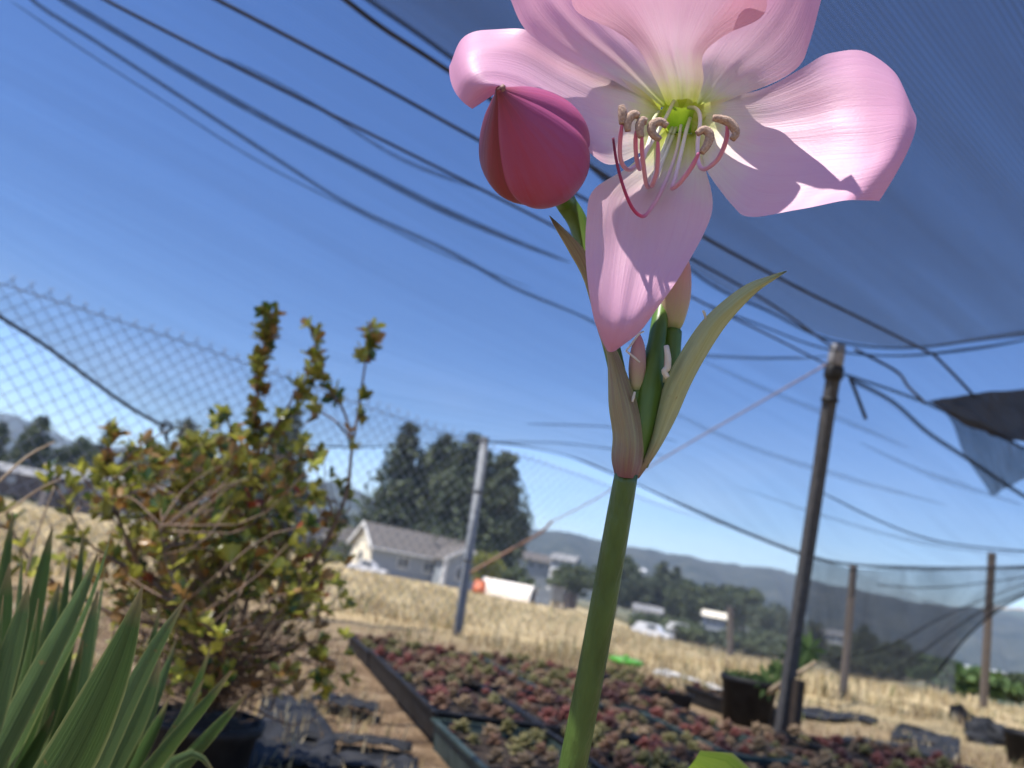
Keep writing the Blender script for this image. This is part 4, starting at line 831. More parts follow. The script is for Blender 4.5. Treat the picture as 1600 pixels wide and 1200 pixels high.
# ------------------------------------------------------------------ leafy shrub in its pot
SD = 1.38
LEAFM = [pm('leaf_dark', (0.05, 0.09, 0.02), (0.10, 0.15, 0.04), 0.2, 60, transl=0.3), pm('leaf_olive', (0.20, 0.21, 0.04), (0.31, 0.29, 0.07), 0.2, 60, transl=0.35),
         pm('leaf_bronze', (0.24, 0.135, 0.04), (0.36, 0.21, 0.07), 0.3, 60, transl=0.35), pm('leaf_lime', (0.36, 0.38, 0.05), (0.52, 0.50, 0.10), 0.2, 60, transl=0.4), pm('leaf_red', (0.22, 0.045, 0.02), (0.30, 0.08, 0.03), 0.3, 60, transl=0.35)]
def leaf_shape(L_, w, cup):
    ts = [0, 0.3, 0.62, 0.86, 1.0]; ws = [0.12, 0.55, 1.0, 0.72, 0.06]; V = []
    for t, q in zip(ts, ws):
        for s in (-1, 0, 1): V.append([s * w * q, L_ * t, cup * (abs(s) * q * w * 0.9) - 0.10 * L_ * t * t])
    return np.array(V), grid_faces(5, 3)
base = at(385, 1065, SD); base[2] = 0
pshr = np.array([base[0] - 0.05, base[1], float(ground_z(base[0], base[1]))])
pot(pshr, 0.13, 0.08, 0.095, 'black pot holding the leafy shrub')
shr = thing('leafy_shrub', pshr + [0, 0, 0.14], 'leafy bronze-green shrub with three upright shoots left of the flower', 'shrub')
def sp_(px, py, dd=0.0): return at(px, py, SD + dd)
b0 = pshr + np.array([0, 0, 0.14])
mains = [[b0, sp_(382, 960), sp_(388, 860), sp_(392, 740), sp_(403, 620), sp_(412, 540), sp_(418, 484)],
         [b0, sp_(430, 960, -.05), sp_(500, 862, -.05), sp_(540, 775, -.04), sp_(550, 700, -.03), sp_(562, 630), sp_(572, 560), sp_(582, 508)],
         [sp_(551, 690, -.03), sp_(536, 640), sp_(512, 605), sp_(498, 560), sp_(487, 512)],
         [sp_(392, 740), sp_(430, 670, -.03), sp_(465, 610, -.05), sp_(492, 575, -.05)],
         [sp_(552, 690, -.03), sp_(520, 655, .04), sp_(490, 640, .06)],
         [b0, sp_(340, 980, -.08), sp_(300, 860, -.1), sp_(285, 770, -.1), sp_(300, 690, -.08)],
         [b0, sp_(330, 990, -.1), sp_(230, 900, -.14), sp_(178, 790, -.15), sp_(165, 715, -.15), sp_(180, 668, -.14)],
         [sp_(172, 740, -.15), sp_(215, 700, -.1), sp_(262, 672, 0.0)],
         [sp_(230, 900, -.14), sp_(140, 850, -.16), sp_(100, 780, -.16), sp_(78, 745, -.16)],
         [b0, sp_(420, 1000, .05), sp_(470, 930, .05), sp_(505, 880, .08), sp_(520, 800, .1)],
         [b0, sp_(360, 930, .1), sp_(345, 820, .12), sp_(350, 740, .14), sp_(340, 640, .12)],
         [b0, sp_(440, 1020, -.05), sp_(490, 1010, -.1), sp_(505, 1040, -.12), sp_(500, 1075, -.12)],
         [b0, sp_(300, 1000, -.1), sp_(180, 960, -.18), sp_(70, 900, -.2), sp_(20, 830, -.2), sp_(5, 780, -.2)],
         [b0, sp_(350, 1010, -.2), sp_(300, 960, -.3), sp_(260, 880, -.3), sp_(250, 820, -.3)],
         [b0, sp_(450, 940, .0), sp_(440, 850, .05), sp_(450, 760, .05), sp_(460, 690, .05)],
         [sp_(385, 760), sp_(365, 700, -.06), sp_(355, 645, -.08)]]
rs = np.random.default_rng(21); nodes = []
for i, mpts in enumerate(mains):
    P = catmull(mpts, 26); rad_ = np.linspace(0.0050 if len(mpts) > 5 else 0.0030, 0.0012, 26); V, F = tube(P, rad_, 6); mesh_obj('branch', V, F, M_TWIG, shr)
    nodes.append(P)
tips = []                      # (position, direction, leaf count, size)
def leafy(Pl, f0, f1, n_, spread, size=1.0):
    for t in np.linspace(f0, f1, n_):
        k = min(int(t * 25), 24); p = Pl[k]; d = Pl[k + 1] - Pl[k]; d = d / np.linalg.norm(d); dd = d + rs.normal(0, spread, 3); tips.append((p + rs.normal(0, 0.006, 3), dd / np.linalg.norm(dd), int(rs.integers(4, 7)), size))
leafy(nodes[0], 0.5, 1.0, 66, 0.6); leafy(nodes[1], 0.85, 1.0, 15, 0.6); leafy(nodes[1], 0.72, 0.74, 2, 0.4); leafy(nodes[1], 0.58, 0.6, 2, 0.4); leafy(nodes[1], 0.66, 0.67, 2, .4)
leafy(nodes[2], 0.3, 1.0, 20, 0.6); leafy(nodes[3], 0.2, 1.0, 26, 0.6); leafy(nodes[4], 0.7, 1.0, 3, 0.4); leafy(nodes[5], 0.5, 1, 14, 0.6); leafy(nodes[6], 0.55, 1.0, 15, 0.6)
leafy(nodes[7], 0.3, 0.75, 4, 0.5); leafy(nodes[8], 0.4, 1.0, 6, 0.6); leafy(nodes[9], 0.5, 1, 12, 0.7); leafy(nodes[10], 0.45, 1, 16, 0.7); leafy(nodes[11], 0.7, 1.0, 5, 0.5); leafy(nodes[12], 0.5, 1.0, 9, 0.6); leafy(nodes[13], 0.5, 1, 9, 0.7); leafy(nodes[14], .4, 1, 14, .7); leafy(nodes[15], .5, 1, 6, .5)
twg = MB()
for k in range(640):
    u = rs.uniform(); 
    px = 325 + rs.normal(0, 108); py = rs.uniform(690, 1085); 
    if px > 545 or px < 90 or py < 690 + max(0, 250 - px) * 0.35: continue
    if py > 930 and rs.uniform() < 0.45: pass
    e = sp_(px, py, rs.uniform(-.22, .22)); m_ = rs.integers(0, len(nodes)); Pm = np.vstack([nodes[q] for q in (0, 1, 5, 6, 9, 10, 13, 14)]); low = Pm[Pm[:, 2] < e[2] - 0.02]
    if len(low) == 0: low = Pm
    s = low[np.argsort(np.linalg.norm(low - e, axis=1))[rs.integers(0, 6)]]
    mid = (s + e) / 2 + rs.normal(0, 0.015, 3); V, F = tube(catmull([s, mid, e], 6), np.linspace(0.0015, 0.0008, 6), 4); twg.add(V, F)
    nl = 1 if py > 960 else rs.integers(1, 4)
    if py > 960 and rs.uniform() < 0.25: nl = 0
    for q in range(nl):
        d = (e - s) / np.linalg.norm(e - s) + rs.normal(0, 0.5, 3) + [0, 0, 0.4]; tips.append((mid + (e - mid) * (1 - 0.3 * q), d / np.linalg.norm(d), int(rs.integers(4, 7)), 0.95))
for k in range(45):              # bare dead twigs low in the shrub
    a = b0 + rs.normal(0, 0.03, 3); e = sp_(390 + rs.normal(0, 75), rs.uniform(900, 1075), rs.uniform(-.15, .15)); V, F = tube(catmull([a + (e - a) * rs.uniform(.1, .5), (a + e) / 2 + rs.normal(0, 0.03, 3), e], 6), np.linspace(0.0018, 0.0007, 6), 4); twg.add(V, F)
o = twg.build('twigs', M_TWIG, shr, sm=True); tag(o, None, None, None, 'stuff')
for (px, py, dd) in ((500, 1035, -.12), (507, 1062, -.12), (492, 1075, -.12), (512, 1090, -.12), (342, 1000, -.25), (322, 1025, -.25), (298, 1105, -.3), (430, 900, -.15), (300, 850, -.2), (240, 830, -.2), (360, 880, -.2), (205, 905, -.2), (40, 900, -.22), (175, 745, -.16), (330, 760, -.12)):
    tips.append((sp_(px, py, dd), np.array([rs.normal(0, .3), rs.normal(0, .3), 1.0]), 6, -1.05))
LV = []; 
for k in range(5):
    V, F = leaf_shape(0.0255, 0.0064, 0.45); o = mesh_obj('leaf', V, F, LEAFM[k], None); LV.append(o.data); bpy.data.objects.remove(o)
allleaves = []
for (p, d, n_, sz) in tips:
    d = np.asarray(d); s = np.cross(d, [0.3, 0.2, 0.9]); s /= np.linalg.norm(s); t = np.cross(d, s); ph = rs.uniform(0, 6.28)
    tone = rs.choice(5, p=[.12, .38, .24, .25, .01]); lime = sz < 0; sz = abs(sz)
    d = d / np.linalg.norm(d)
    for q in range(n_):
        a = ph + q * 2 * math.pi / n_ + rs.normal(0, .25); el = rs.uniform(0.35, 1.0); y = d * math.cos(el) + (s * math.cos(a) + t * math.sin(a)) * math.sin(el); z = d * math.sin(el) - (s * math.cos(a) + t * math.sin(a)) * math.cos(el); x = np.cross(y, z)
        allleaves.append((p, x, y, z, sz * rs.uniform(0.65, 1.2), int(3 if lime else tone if rs.uniform() < 0.65 else rs.choice(5, p=[.14, .38, .24, .22, .02]))))
order = np.argsort([-l[4] / (np.dot(l[0] - CAM, FW)) for l in allleaves]); big = set(order[:300].tolist())
rest = [MB() for _ in range(1)]; rv = []; rf = []; rm = []
Lv, Lf = leaf_shape(0.0255, 0.0064, 0.45)
for i, (p, x, y, z, sz, tone) in enumerate(allleaves):
    if i in big:
        o = bpy.data.objects.new('leaf', LV[tone]); COL.objects.link(o); o.parent = shr
        m4 = Matrix(((x[0] * sz, y[0] * sz, z[0] * sz, p[0] - ORG[shr.name][0]), (x[1] * sz, y[1] * sz, z[1] * sz, p[1] - ORG[shr.name][1]), (x[2] * sz, y[2] * sz, z[2] * sz, p[2] - ORG[shr.name][2]), (0, 0, 0, 1))); o.matrix_local = m4
    else:
        n0 = len(rv) * 15; rv.append(p + sz * (Lv[:, :1] * x + Lv[:, 1:2] * y + Lv[:, 2:] * z)); rf += [tuple(n0 + k for k in f) for f in Lf]; rm += [tone] * len(Lf)
o = mesh_obj('leaves', np.vstack(rv), rf, None, shr, mats=LEAFM, midx=rm); tag(o, None, None, None, 'stuff')
# dry grass stalks leaning in at the far left
for (pts, lb) in (([(-20, 770), (40, 715), (85, 690)], 'upper dry stalk leaning in from the left edge'), ([(10, 800), (60, 765), (95, 748)], 'lower dry stalk leaning in from the left edge'), ([(40, 900), (60, 830), (85, 760)], 'thin brown stalk rising above the sword-shaped leaves')):
    V, F = tube(catmull([at(*p, 0.9) for p in pts], 12), np.linspace(0.0016, 0.0009, 12), 5); o = mesh_obj('dry_stalk', V, F, M_STICK, None); tag(o, lb, 'stalk', 'dry stalks at the left edge')

# ------------------------------------------------------------------ iris clump
def iris_mat(name, c1, c2, tr=0.25, sx=22, spread=(.3, .7), tip=(0.36, 0.25, 0.12), tl=.035):
    m, n, out = new_mat(name); lk = n.links.new; tc = n.nodes.new('ShaderNodeTexCoord'); mp = n.nodes.new('ShaderNodeMapping'); mp.inputs['Scale'].default_value = (sx, 1.0, 1); lk(tc.outputs['UV'], mp.inputs[0])
    nz = n.nodes.new('ShaderNodeTexNoise'); nz.inputs['Scale'].default_value = 1.6; nz.inputs['Detail'].default_value = 5; nz.inputs['Roughness'].default_value = .65; nz.inputs['Distortion'].default_value = .35; lk(mp.outputs[0], nz.inputs['Vector'])
    nb = n.nodes.new('ShaderNodeTexNoise'); nb.inputs['Scale'].default_value = 140; nb.inputs['Detail'].default_value = 3; lk(tc.outputs['Object'], nb.inputs['Vector'])
    rp = n.nodes.new('ShaderNodeValToRGB'); rp.color_ramp.elements[0].position = spread[0]; rp.color_ramp.elements[1].position = spread[1]; rp.color_ramp.elements[0].color = (*c1, 1); rp.color_ramp.elements[1].color = (*c2, 1); lk(nz.outputs[0], rp.inputs[0])
    # yellowish margin, brown rust specks
    sp = n.nodes.new('ShaderNodeSeparateXYZ'); lk(tc.outputs['UV'], sp.inputs[0]); ab = n.nodes.new('ShaderNodeMath'); ab.operation = 'SUBTRACT'; ab.inputs[1].default_value = 0.5; lk(sp.outputs['X'], ab.inputs[0])
    aa = n.nodes.new('ShaderNodeMath'); aa.operation = 'ABSOLUTE'; lk(ab.outputs[0], aa.inputs[0]); er = n.nodes.new('ShaderNodeMapRange'); er.inputs[1].default_value = .42; er.inputs[2].default_value = .5; er.inputs[4].default_value = .7; lk(aa.outputs[0], er.inputs[0])
    m1 = n.nodes.new('ShaderNodeMix'); m1.data_type = 'RGBA'; m1.inputs[7].default_value = (0.36, 0.38, 0.14, 1); lk(er.outputs[0], m1.inputs[0]); lk(rp.outputs[0], m1.inputs[6])
    sr = n.nodes.new('ShaderNodeMapRange'); sr.inputs[1].default_value = .70; sr.inputs[2].default_value = .76; sr.inputs[4].default_value = .7; lk(nb.outputs[0], sr.inputs[0])
    m2 = n.nodes.new('ShaderNodeMix'); m2.data_type = 'RGBA'; m2.inputs[7].default_value = (0.28, 0.16, 0.06, 1); lk(sr.outputs[0], m2.inputs[0]); lk(m1.outputs[2], m2.inputs[6])
    tr_ = n.nodes.new('ShaderNodeMapRange'); tr_.inputs[1].default_value = 0.0; tr_.inputs[2].default_value = tl; tr_.inputs[3].default_value = .85; tr_.inputs[4].default_value = 0.0; lk(sp.outputs['Y'], tr_.inputs[0])
    m3 = n.nodes.new('ShaderNodeMix'); m3.data_type = 'RGBA'; m3.inputs[7].default_value = (*tip, 1); lk(tr_.outputs[0], m3.inputs[0]); lk(m2.outputs[2], m3.inputs[6]); m2 = m3
    b = n.nodes.new('ShaderNodeBsdfPrincipled'); b.inputs['Roughness'].default_value = .42; b.inputs['Specular IOR Level'].default_value = .35; lk(m2.outputs[2], b.inputs['Base Color'])
    bp = n.nodes.new('ShaderNodeBump'); bp.inputs['Strength'].default_value = .7; bp.inputs['Distance'].default_value = .0015; lk(nz.outputs[0], bp.inputs['Height']); lk(bp.outputs[0], b.inputs['Normal'])
    t = n.nodes.new('ShaderNodeBsdfTranslucent'); lk(m2.outputs[2], t.inputs['Color']); ms = n.nodes.new('ShaderNodeMixShader'); ms.inputs[0].default_value = tr; lk(b.outputs[0], ms.inputs[1]); lk(t.outputs[0], ms.inputs[2]); lk(ms.outputs[0], out.inputs['Surface']); return m
M_IR1 = iris_mat('iris_green', (0.022, 0.065, 0.012), (0.11, 0.19, 0.05)); M_IR2 = iris_mat('iris_grey_green', (0.045, 0.10, 0.03), (0.155, 0.245, 0.085))
def blade(name, P, w, mat, parent, side=None, fold_=0.25, n_=26, twist=0.0):
    Q = np.column_stack([np.asarray(P, float), w]); al = np.concatenate([[0], np.cumsum(np.linalg.norm(np.diff(Q[:, :3], axis=0), axis=1))]); tq = np.linspace(0, al[-1], 90); Q = np.column_stack([np.interp(tq, al, Q[:, c_]) for c_ in range(4)])
    for _ in range(16): Q[1:-1] = Q[1:-1] * .5 + (Q[:-2] + Q[2:]) * .25
    Q = Q[np.round(np.linspace(0, 89, n_)).astype(int)]; P = Q[:, :3]; w = Q[:, 3]; T = np.gradient(P, axis=0); T /= np.linalg.norm(T, axis=1)[:, None]; V = []; UV = []
    for i in range(n_):
        s = np.cross(T[i], FW) if side is None else np.asarray(side, float) - T[i] * np.dot(side, T[i]); s /= np.linalg.norm(s); nn_ = np.cross(s, T[i]); a = twist
        s2_ = s * math.cos(a) + nn_ * math.sin(a); n2_ = np.cross(s2_, T[i])
        for j, v in enumerate((-1, -.6, -.2, .2, .6, 1)): V.append(P[i] + s2_ * w[i] * v / 2 + n2_ * fold_ * w[i] * (abs(v) ** 1.4) / 2); UV.append([v / 2 + .5, i / (n_ - 1)])
    return mesh_obj(name, V, grid_faces(n_, 6), mat, parent, uv=UV)
ib = np.array([-0.30, 0.42, 0.0]); ir = thing('iris_plant', ib, 'clump of sword-shaped grey-green leaves at the lower left', 'iris')
def iris_leaf(pts, wpx, d, mat, twist=0.0, fold_=0.25, dtip=0.0):
    n_ = len(pts); P = [at(px, py, d + dtip * (1 - i / (n_ - 1))) for i, (px, py) in enumerate(pts)]   # from tip downwards
    v = P[-1] - P[-2]; v /= np.linalg.norm(v); e = ib + rs.normal(0, [0.05, 0.05, 0]); mid = P[-1] + v * 0.12; P += [mid * .6 + (P[-1] * .3 + e * .7) * .4, e + [0, 0, 0.1], e]
    w = [q * 0.98 * d / FP for q in wpx]; w += [w[-1] * 1.02, w[-1] * .9, w[-1] * .7]; blade('leaf', P, w, mat, ir, twist=twist, fold_=fold_, n_=34)
iris_leaf([(224, 912), (212, 960), (192, 1013), (157, 1093), (104, 1200)], [1, 24, 45, 71, 87], 0.31, M_IR1, 0.15)
iris_leaf([(291, 935), (262, 975), (235, 1020), (210, 1075), (172, 1150), (140, 1230)], [2, 18, 28, 32, 34, 36], 0.40, M_IR2, 0.2)
iris_leaf([(152, 865), (128, 930), (95, 985), (50, 1070), (0, 1165), (-40, 1240)], [3, 22, 34, 40, 44, 46], 0.42, M_IR2, -0.1)
iris_leaf([(178, 815), (160, 880), (135, 950), (95, 1030), (50, 1110), (10, 1200)], [2, 16, 28, 34, 38, 40], 0.46, M_IR1, -0.9)
iris_leaf([(152, 925), (140, 980), (128, 1040), (118, 1095), (100, 1190)], [3, 20, 26, 24, 26], 0.50, M_IR2, 0.3)
iris_leaf([(45, 912), (35, 960), (18, 1010), (0, 1070), (-25, 1160)], [2, 26, 36, 40, 42], 0.40, M_IR2, 0.2)
iris_leaf([(60, 935), (50, 1000), (25, 1090), (5, 1180), (-10, 1250)], [2, 20, 30, 34, 36], 0.44, M_IR1, -0.6)
iris_leaf([(362, 1048), (335, 1085), (300, 1125), (255, 1175), (215, 1230)], [4, 16, 22, 26, 28], 0.42, M_IR1, 0.3)
iris_leaf([(248, 1030), (235, 1080), (212, 1130), (185, 1180), (150, 1240)], [8, 34, 38, 36, 36], 0.48, M_IR2, 0.2)
iris_leaf([(340, 1215), (325, 1175), (300, 1156), (278, 1166), (255, 1205), (235, 1250)], [3, 14, 18, 18, 18, 18], 0.47, M_IR2, 0.1)
iris_leaf([(220, 1055), (200, 1100), (175, 1150), (150, 1210)], [2, 12, 16, 18], 0.44, M_IR2, 0.4)
iris_leaf([(135, 905), (115, 960), (80, 1040), (45, 1130), (20, 1210)], [2, 26, 34, 36, 38], 0.52, M_IR1, 0.8)
iris_leaf([(82, 822), (72, 870), (60, 920), (45, 1000), (30, 1100), (10, 1220)], [2, 18, 24, 28, 30, 30], 0.55, M_IR1, 0.3)
iris_leaf([(130, 832), (126, 880), (118, 940), (105, 1010), (85, 1110), (60, 1230)], [2, 12, 16, 20, 24, 26], 0.60, M_IR1, 0.2)
iris_leaf([(92, 912), (84, 940), (72, 990), (60, 1060), (40, 1180)], [3, 22, 26, 26, 28], 0.56, M_IR2, 0.0)
iris_leaf([(15, 880), (8, 940), (-5, 1020), (-20, 1120), (-40, 1240)], [2, 28, 34, 38, 40], 0.45, M_IR1, 0.5)
iris_leaf([(20, 800), (12, 850), (0, 930), (-15, 1020), (-30, 1150)], [2, 16, 22, 26, 28], 0.6, M_IR1, 0.1)
for (tx, ty, bx, d, m_) in ((190, 1010, 130, .52, M_IR1), (110, 1080, 60, .5, M_IR2), (160, 1090, 110, .55, M_IR1), (85, 1110, 30, .46, M_IR1), (265, 1090, 200, .53, M_IR1), (230, 1120, 180, .5, M_IR1), (40, 1050, -10, .5, M_IR2), (300, 1090, 240, .52, M_IR1), (205, 955, 150, .58, M_IR2), (330, 1010, 250, .6, M_IR1), (275, 1000, 190, .56, M_IR2), (318, 1062, 235, .5, M_IR2), (180, 985, 110, .5, M_IR2), (70, 870, 20, .58, M_IR2), (110, 860, 55, .62, M_IR1), (35, 860, -5, .55, M_IR2), (165, 880, 100, .6, M_IR2), (130, 1000, 70, .47, M_IR1), (385, 1085, 270, .5, M_IR1), (250, 950, 180, .62, M_IR1), (5, 930, -40, .4, M_IR1)):
    iris_leaf([(tx, ty), ((tx * 2 + bx) / 3 + 4, ty + (1200 - ty) * .35), ((tx + 2 * bx) / 3 + 3, ty + (1200 - ty) * .7), (bx, 1215)], [2, 18, 24, 26], d, m_, rs.normal(0, .5))

# ------------------------------------------------------------------ the pink lily
PK = [(0.0, (0.52, 0.62, 0.07)), (0.09, (0.70, 0.72, 0.34)), (0.16, (0.73, 0.65, 0.55)), (0.29, (0.72, 0.50, 0.57)), (0.62, (0.70, 0.39, 0.52)), (1.0, (0.67, 0.33, 0.48))]
M_PET = petal_mat('petal_pink', PK)
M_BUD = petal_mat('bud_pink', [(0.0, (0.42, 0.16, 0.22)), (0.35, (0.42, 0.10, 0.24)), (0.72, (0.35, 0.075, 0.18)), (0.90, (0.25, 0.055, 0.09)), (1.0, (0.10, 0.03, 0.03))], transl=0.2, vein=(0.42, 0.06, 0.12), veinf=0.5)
M_BUD_SHADE = petal_mat('bud_pink_shaded', [(0.0, (0.34, 0.12, 0.15)), (0.35, (0.27, 0.07, 0.10)), (0.72, (0.20, 0.042, 0.065)), (0.90, (0.16, 0.035, 0.05)), (1.0, (0.07, 0.02, 0.02))], transl=0.15, vein=(0.30, 0.05, 0.09), veinf=0.5)  # bud colour darkened to maroon: shade painted on one lobe
M_BUD2 = petal_mat('bud_cream_pink', [(0.0, (0.30, 0.36, 0.10)), (0.12, (0.55, 0.52, 0.26)), (0.5, (0.66, 0.42, 0.36)), (1.0, (0.62, 0.22, 0.28))], transl=0.3)
M_STEM = pm('stem_green', (0.030, 0.062, 0.010), (0.085, 0.145, 0.03), 0.38, 3, 7, stretch=(50, 50, 9), bump=0.3, ramp=(.25, .75))
M_PED = pm('pedicel_green', (0.06, 0.13, 0.015), (0.11, 0.20, 0.03), 0.4, 3, stretch=(60, 60, 6), transl=0.1)
M_BRACT = iris_mat('bract', (0.38, 0.40, 0.17), (0.62, 0.66, 0.34), 0.35, 7, (.2, .75), (0.30, 0.12, 0.12), .16)
M_BRACT2 = iris_mat('bract_purple', (0.24, 0.12, 0.10), (0.46, 0.46, 0.22), 0.25, 8, (.2, .8), (0.24, 0.08, 0.11), .2)
M_FIL = petal_mat('filament', [(0.0, (0.60, 0.68, 0.30)), (0.25, (0.82, 0.80, 0.66)), (0.52, (0.78, 0.50, 0.58)), (1.0, (0.62, 0.18, 0.34))], transl=0.15, veinf=0.0)
M_STY = petal_mat('style', [(0.0, (0.72, 0.74, 0.45)), (0.3, (0.76, 0.46, 0.52)), (0.6, (0.50, 0.06, 0.16)), (1.0, (0.16, 0.02, 0.06))], transl=0.1, veinf=0.0)
M_ANT = pm('anther', (0.30, 0.20, 0.145), (0.46, 0.33, 0.25), 0.9, 1400, bump=0.25)
M_THR = petal_mat('throat_green_shaded', [(0.0, (0.58, 0.68, 0.08)), (0.25, (0.40, 0.54, 0.04)), (0.55, (0.12, 0.22, 0.01)), (1.0, (0.03, 0.07, 0.005))], transl=0.35, veinf=0.15, vein=(0.2, 0.35, 0.02))  # green of its own; the darkening inward is painted depth shade
sb = at(979, 742, 0.262); sbot = np.array([at(887, 1200, 0.262)[0] - 0.004, sb[1] + 0.012, 0.0])
lily = thing('pink_lily', sbot, 'pink lily with one open trumpet flower and buds on a green stem', 'lily')
sA, sB = at(979, 738, .262), at(889, 1200, .262); sbot = sA + (sB - sA) * ((sA[2]) / (sA[2] - sB[2])); lily.location = tuple(sbot); ORG[lily.name] = tuple(sbot)
tt = np.linspace(0, 1, 48) ** 1.3; P = sA + np.outer(tt, sbot - sA) + np.outer(np.sin(tt * 9) * .0012 * (tt < .8), RT); rr = np.interp(tt, [0, .03, .1, .3, 1], [.0040, .0043, .0046, .0050, .0060]); V, F = tube(P, rr, 20); mesh_obj('stem', V, F, M_STEM, lily, uv=tube_uv(48, 20))
flower = bpy.data.objects.new('flower', None); COL.objects.link(flower); flower.parent = lily; flower.empty_display_size = .01; ORG[flower.name] = ORG[lily.name]
def petal(rows, ruffle=0.0012, seed=0, nu=48, nv=33, mid=0.0012, name='petal'):
    Lc = catmull([at(*r_[0]) for r_ in rows], nu); Cc = catmull([at(*r_[1]) for r_ in rows], nu); Rc = catmull([at(*r_[2]) for r_ in rows], nu); V = []; UV = []
    for i in range(nu):
        u = i / (nu - 1)
        for j in range(nv):
            v = -1 + 2 * j / (nv - 1); p = Lc[i] * (v * (v - 1) / 2) + Cc[i] * (1 - v * v) + Rc[i] * (v * (v + 1) / 2)
            e = abs(v) ** 2.5 * math.sin(math.pi * min(1, u * 1.05)) ; p = p + FW * ruffle * e * (math.sin(u * 13 + seed + (2 if v > 0 else 0)) + 0.5 * math.sin(u * 27 + seed * 2 - (1 if v > 0 else 0)))
            p = p + FW * 0.0004 * math.sin(v * 11 + seed) * math.sin(math.pi * u) * (1 - u * .3)
            p = p + FW * mid * math.exp(-(v / 0.10) ** 2) * (1 - u) * math.sin(math.pi * min(1, u + .1))     # groove along the midrib
            V.append(p); UV.append([j / (nv - 1), u])
    o = mesh_obj(name, V, grid_faces(nu, nv), M_PET, flower, uv=UV); return o
LOW = [((1040, 203, .283), (1065, 212, .285), (1092, 203, .283)), ((985, 258, .268), (1052, 265, .273), (1101, 262, .268)), ((928, 296, .254), (1020, 310, .262), (1113, 322, .255)), ((916, 345, .247), (1007, 368, .253), (1100, 365, .250)),
       ((917, 420, .242), (992, 430, .244), (1068, 422, .245)), ((926, 488, .242), (977, 495, .238), (1030, 477, .243)), ((938, 527, .246), (966, 530, .240), (1000, 518, .246)), ((949, 548, .247), (955, 550, .245), (963, 547, .247))]
RGT = [((1088, 166, .284), (1082, 186, .286), (1080, 207, .284)), ((1132, 152, .279), (1128, 205, .279), (1100, 258, .269)), ((1190, 139, .274), (1188, 222, .270), (1140, 322, .254)), ((1250, 110, .270), (1252, 222, .261), (1178, 338, .246)),
       ((1300, 80, .269), (1312, 215, .253), (1250, 326, .241)), ((1352, 79, .270), (1366, 212, .248), (1312, 316, .238)), ((1398, 114, .272), (1408, 205, .248), (1352, 313, .238)), ((1424, 172, .274), (1427, 215, .256), (1374, 314, .244))]
LFT = [((1032, 165, .284), (1035, 184, .286), (1042, 202, .284)), ((985, 130, .278), (990, 187, .276), (992, 243, .268)), ((930, 104, .274), (935, 178, .268), (948, 256, .257)), ((880, 82, .273), (878, 150, .263), (908, 232, .254)),
       ((825, 52, .272), (820, 116, .258), (866, 194, .252)), ((770, 44, .272), (768, 104, .253), (822, 152, .251)), ((724, 58, .272), (732, 114, .251), (786, 142, .251)), ((702, 104, .272), (710, 142, .256), (738, 170, .254))]
TOP = [((1042, 164, .287), (1065, 168, .289), (1088, 164, .287)), ((1026, 128, .281), (1062, 122, .285), (1098, 128, .281)), ((1003, 88, .273), (1052, 78, .279), (1100, 84, .273)), ((958, 44, .262), (1048, 34, .270), (1140, 50, .262)),
       ((899, 14, .252), (1046, -18, .261), (1191, 26, .252)), ((900, -30, .246), (1040, -65, .252), (1188, -25, .246)), ((940, -75, .242), (1040, -100, .244), (1140, -75, .242)), ((1010, -112, .238), (1035, -118, .237), (1065, -112, .238))]
UPL = [((1030, 172, .285), (1038, 166, .288), (1056, 162, .290)), ((985, 142, .277), (1004, 132, .283), (1050, 138, .290)), ((925, 112, .269), (962, 94, .277), (1032, 98, .287)), ((865, 80, .262), (912, 54, .270), (1000, 58, .281)),
       ((820, 45, .257), (868, 6, .263), (950, 14, .273)), ((797, 0, .252), (846, -38, .256), (915, -24, .263)), ((786, -50, .250), (820, -75, .249), (870, -70, .254)), ((792, -98, .247), (806, -103, .245), (826, -100, .247))]
UPR = [((1074, 162, .290), (1092, 165, .288), (1106, 170, .285)), ((1078, 138, .290), (1116, 138, .284), (1148, 152, .277)), ((1086, 96, .287), (1148, 98, .277), (1202, 131, .268)), ((1106, 48, .274), (1188, 60, .263), (1244, 108, .255)),
       ((1140, 4, .261), (1220, 20, .252), (1266, 66, .244)), ((1176, -42, .251), (1242, -25, .244), (1284, 0, .235)), ((1216, -82, .243), (1262, -66, .237), (1296, -45, .230)), ((1262, -108, .241), (1278, -106, .235), (1294, -98, .232))]
petal(TOP, seed=1); petal(UPL, seed=2.2); petal(UPR, seed=3.1); petal(LFT, seed=4.0, ruffle=.0016); petal(RGT, seed=5.5, ruffle=.0018); petal(LOW, seed=6.4)
# throat funnel and flower tube
tc0 = at(1064, 184, .2855); tdir = at(1052, 262, .312) - tc0; tl = np.linalg.norm(tdir); tdir /= tl
def lathe_uv(name, base, ax_, prof, mat, parent, sides=24, lobes=0, amp=0.0):
    s = np.cross(ax_, UP + 0.01 * RT); s /= np.linalg.norm(s); b_ = np.cross(ax_, s); V = []; UV = []; n_ = len(prof)
    for i, (h, r_) in enumerate(prof):
        for k in range(sides):
            an = 2 * math.pi * k / sides; q = r_ * (1 + (amp * math.cos(lobes * an) if amp < .2 else -.11 * (1 - abs(math.sin(1.5 * (an + .9)))) ** 4 + .03 * abs(math.sin(1.5 * (an + .9))) ** 8)); V.append(base + ax_ * h + q * (math.cos(an) * s + math.sin(an) * b_)); UV.append([k / sides, i / (n_ - 1)])
    return mesh_obj(name, V, grid_faces(n_, sides, True), mat, parent, uv=UV)
lathe_uv('throat', tc0, tdir, [(-.0010, .0084), (.001, .0068), (.004, .0054), (.010, .0040), (.018, .0033), (tl, .0028)], M_THR, flower, 30, 6, .08)
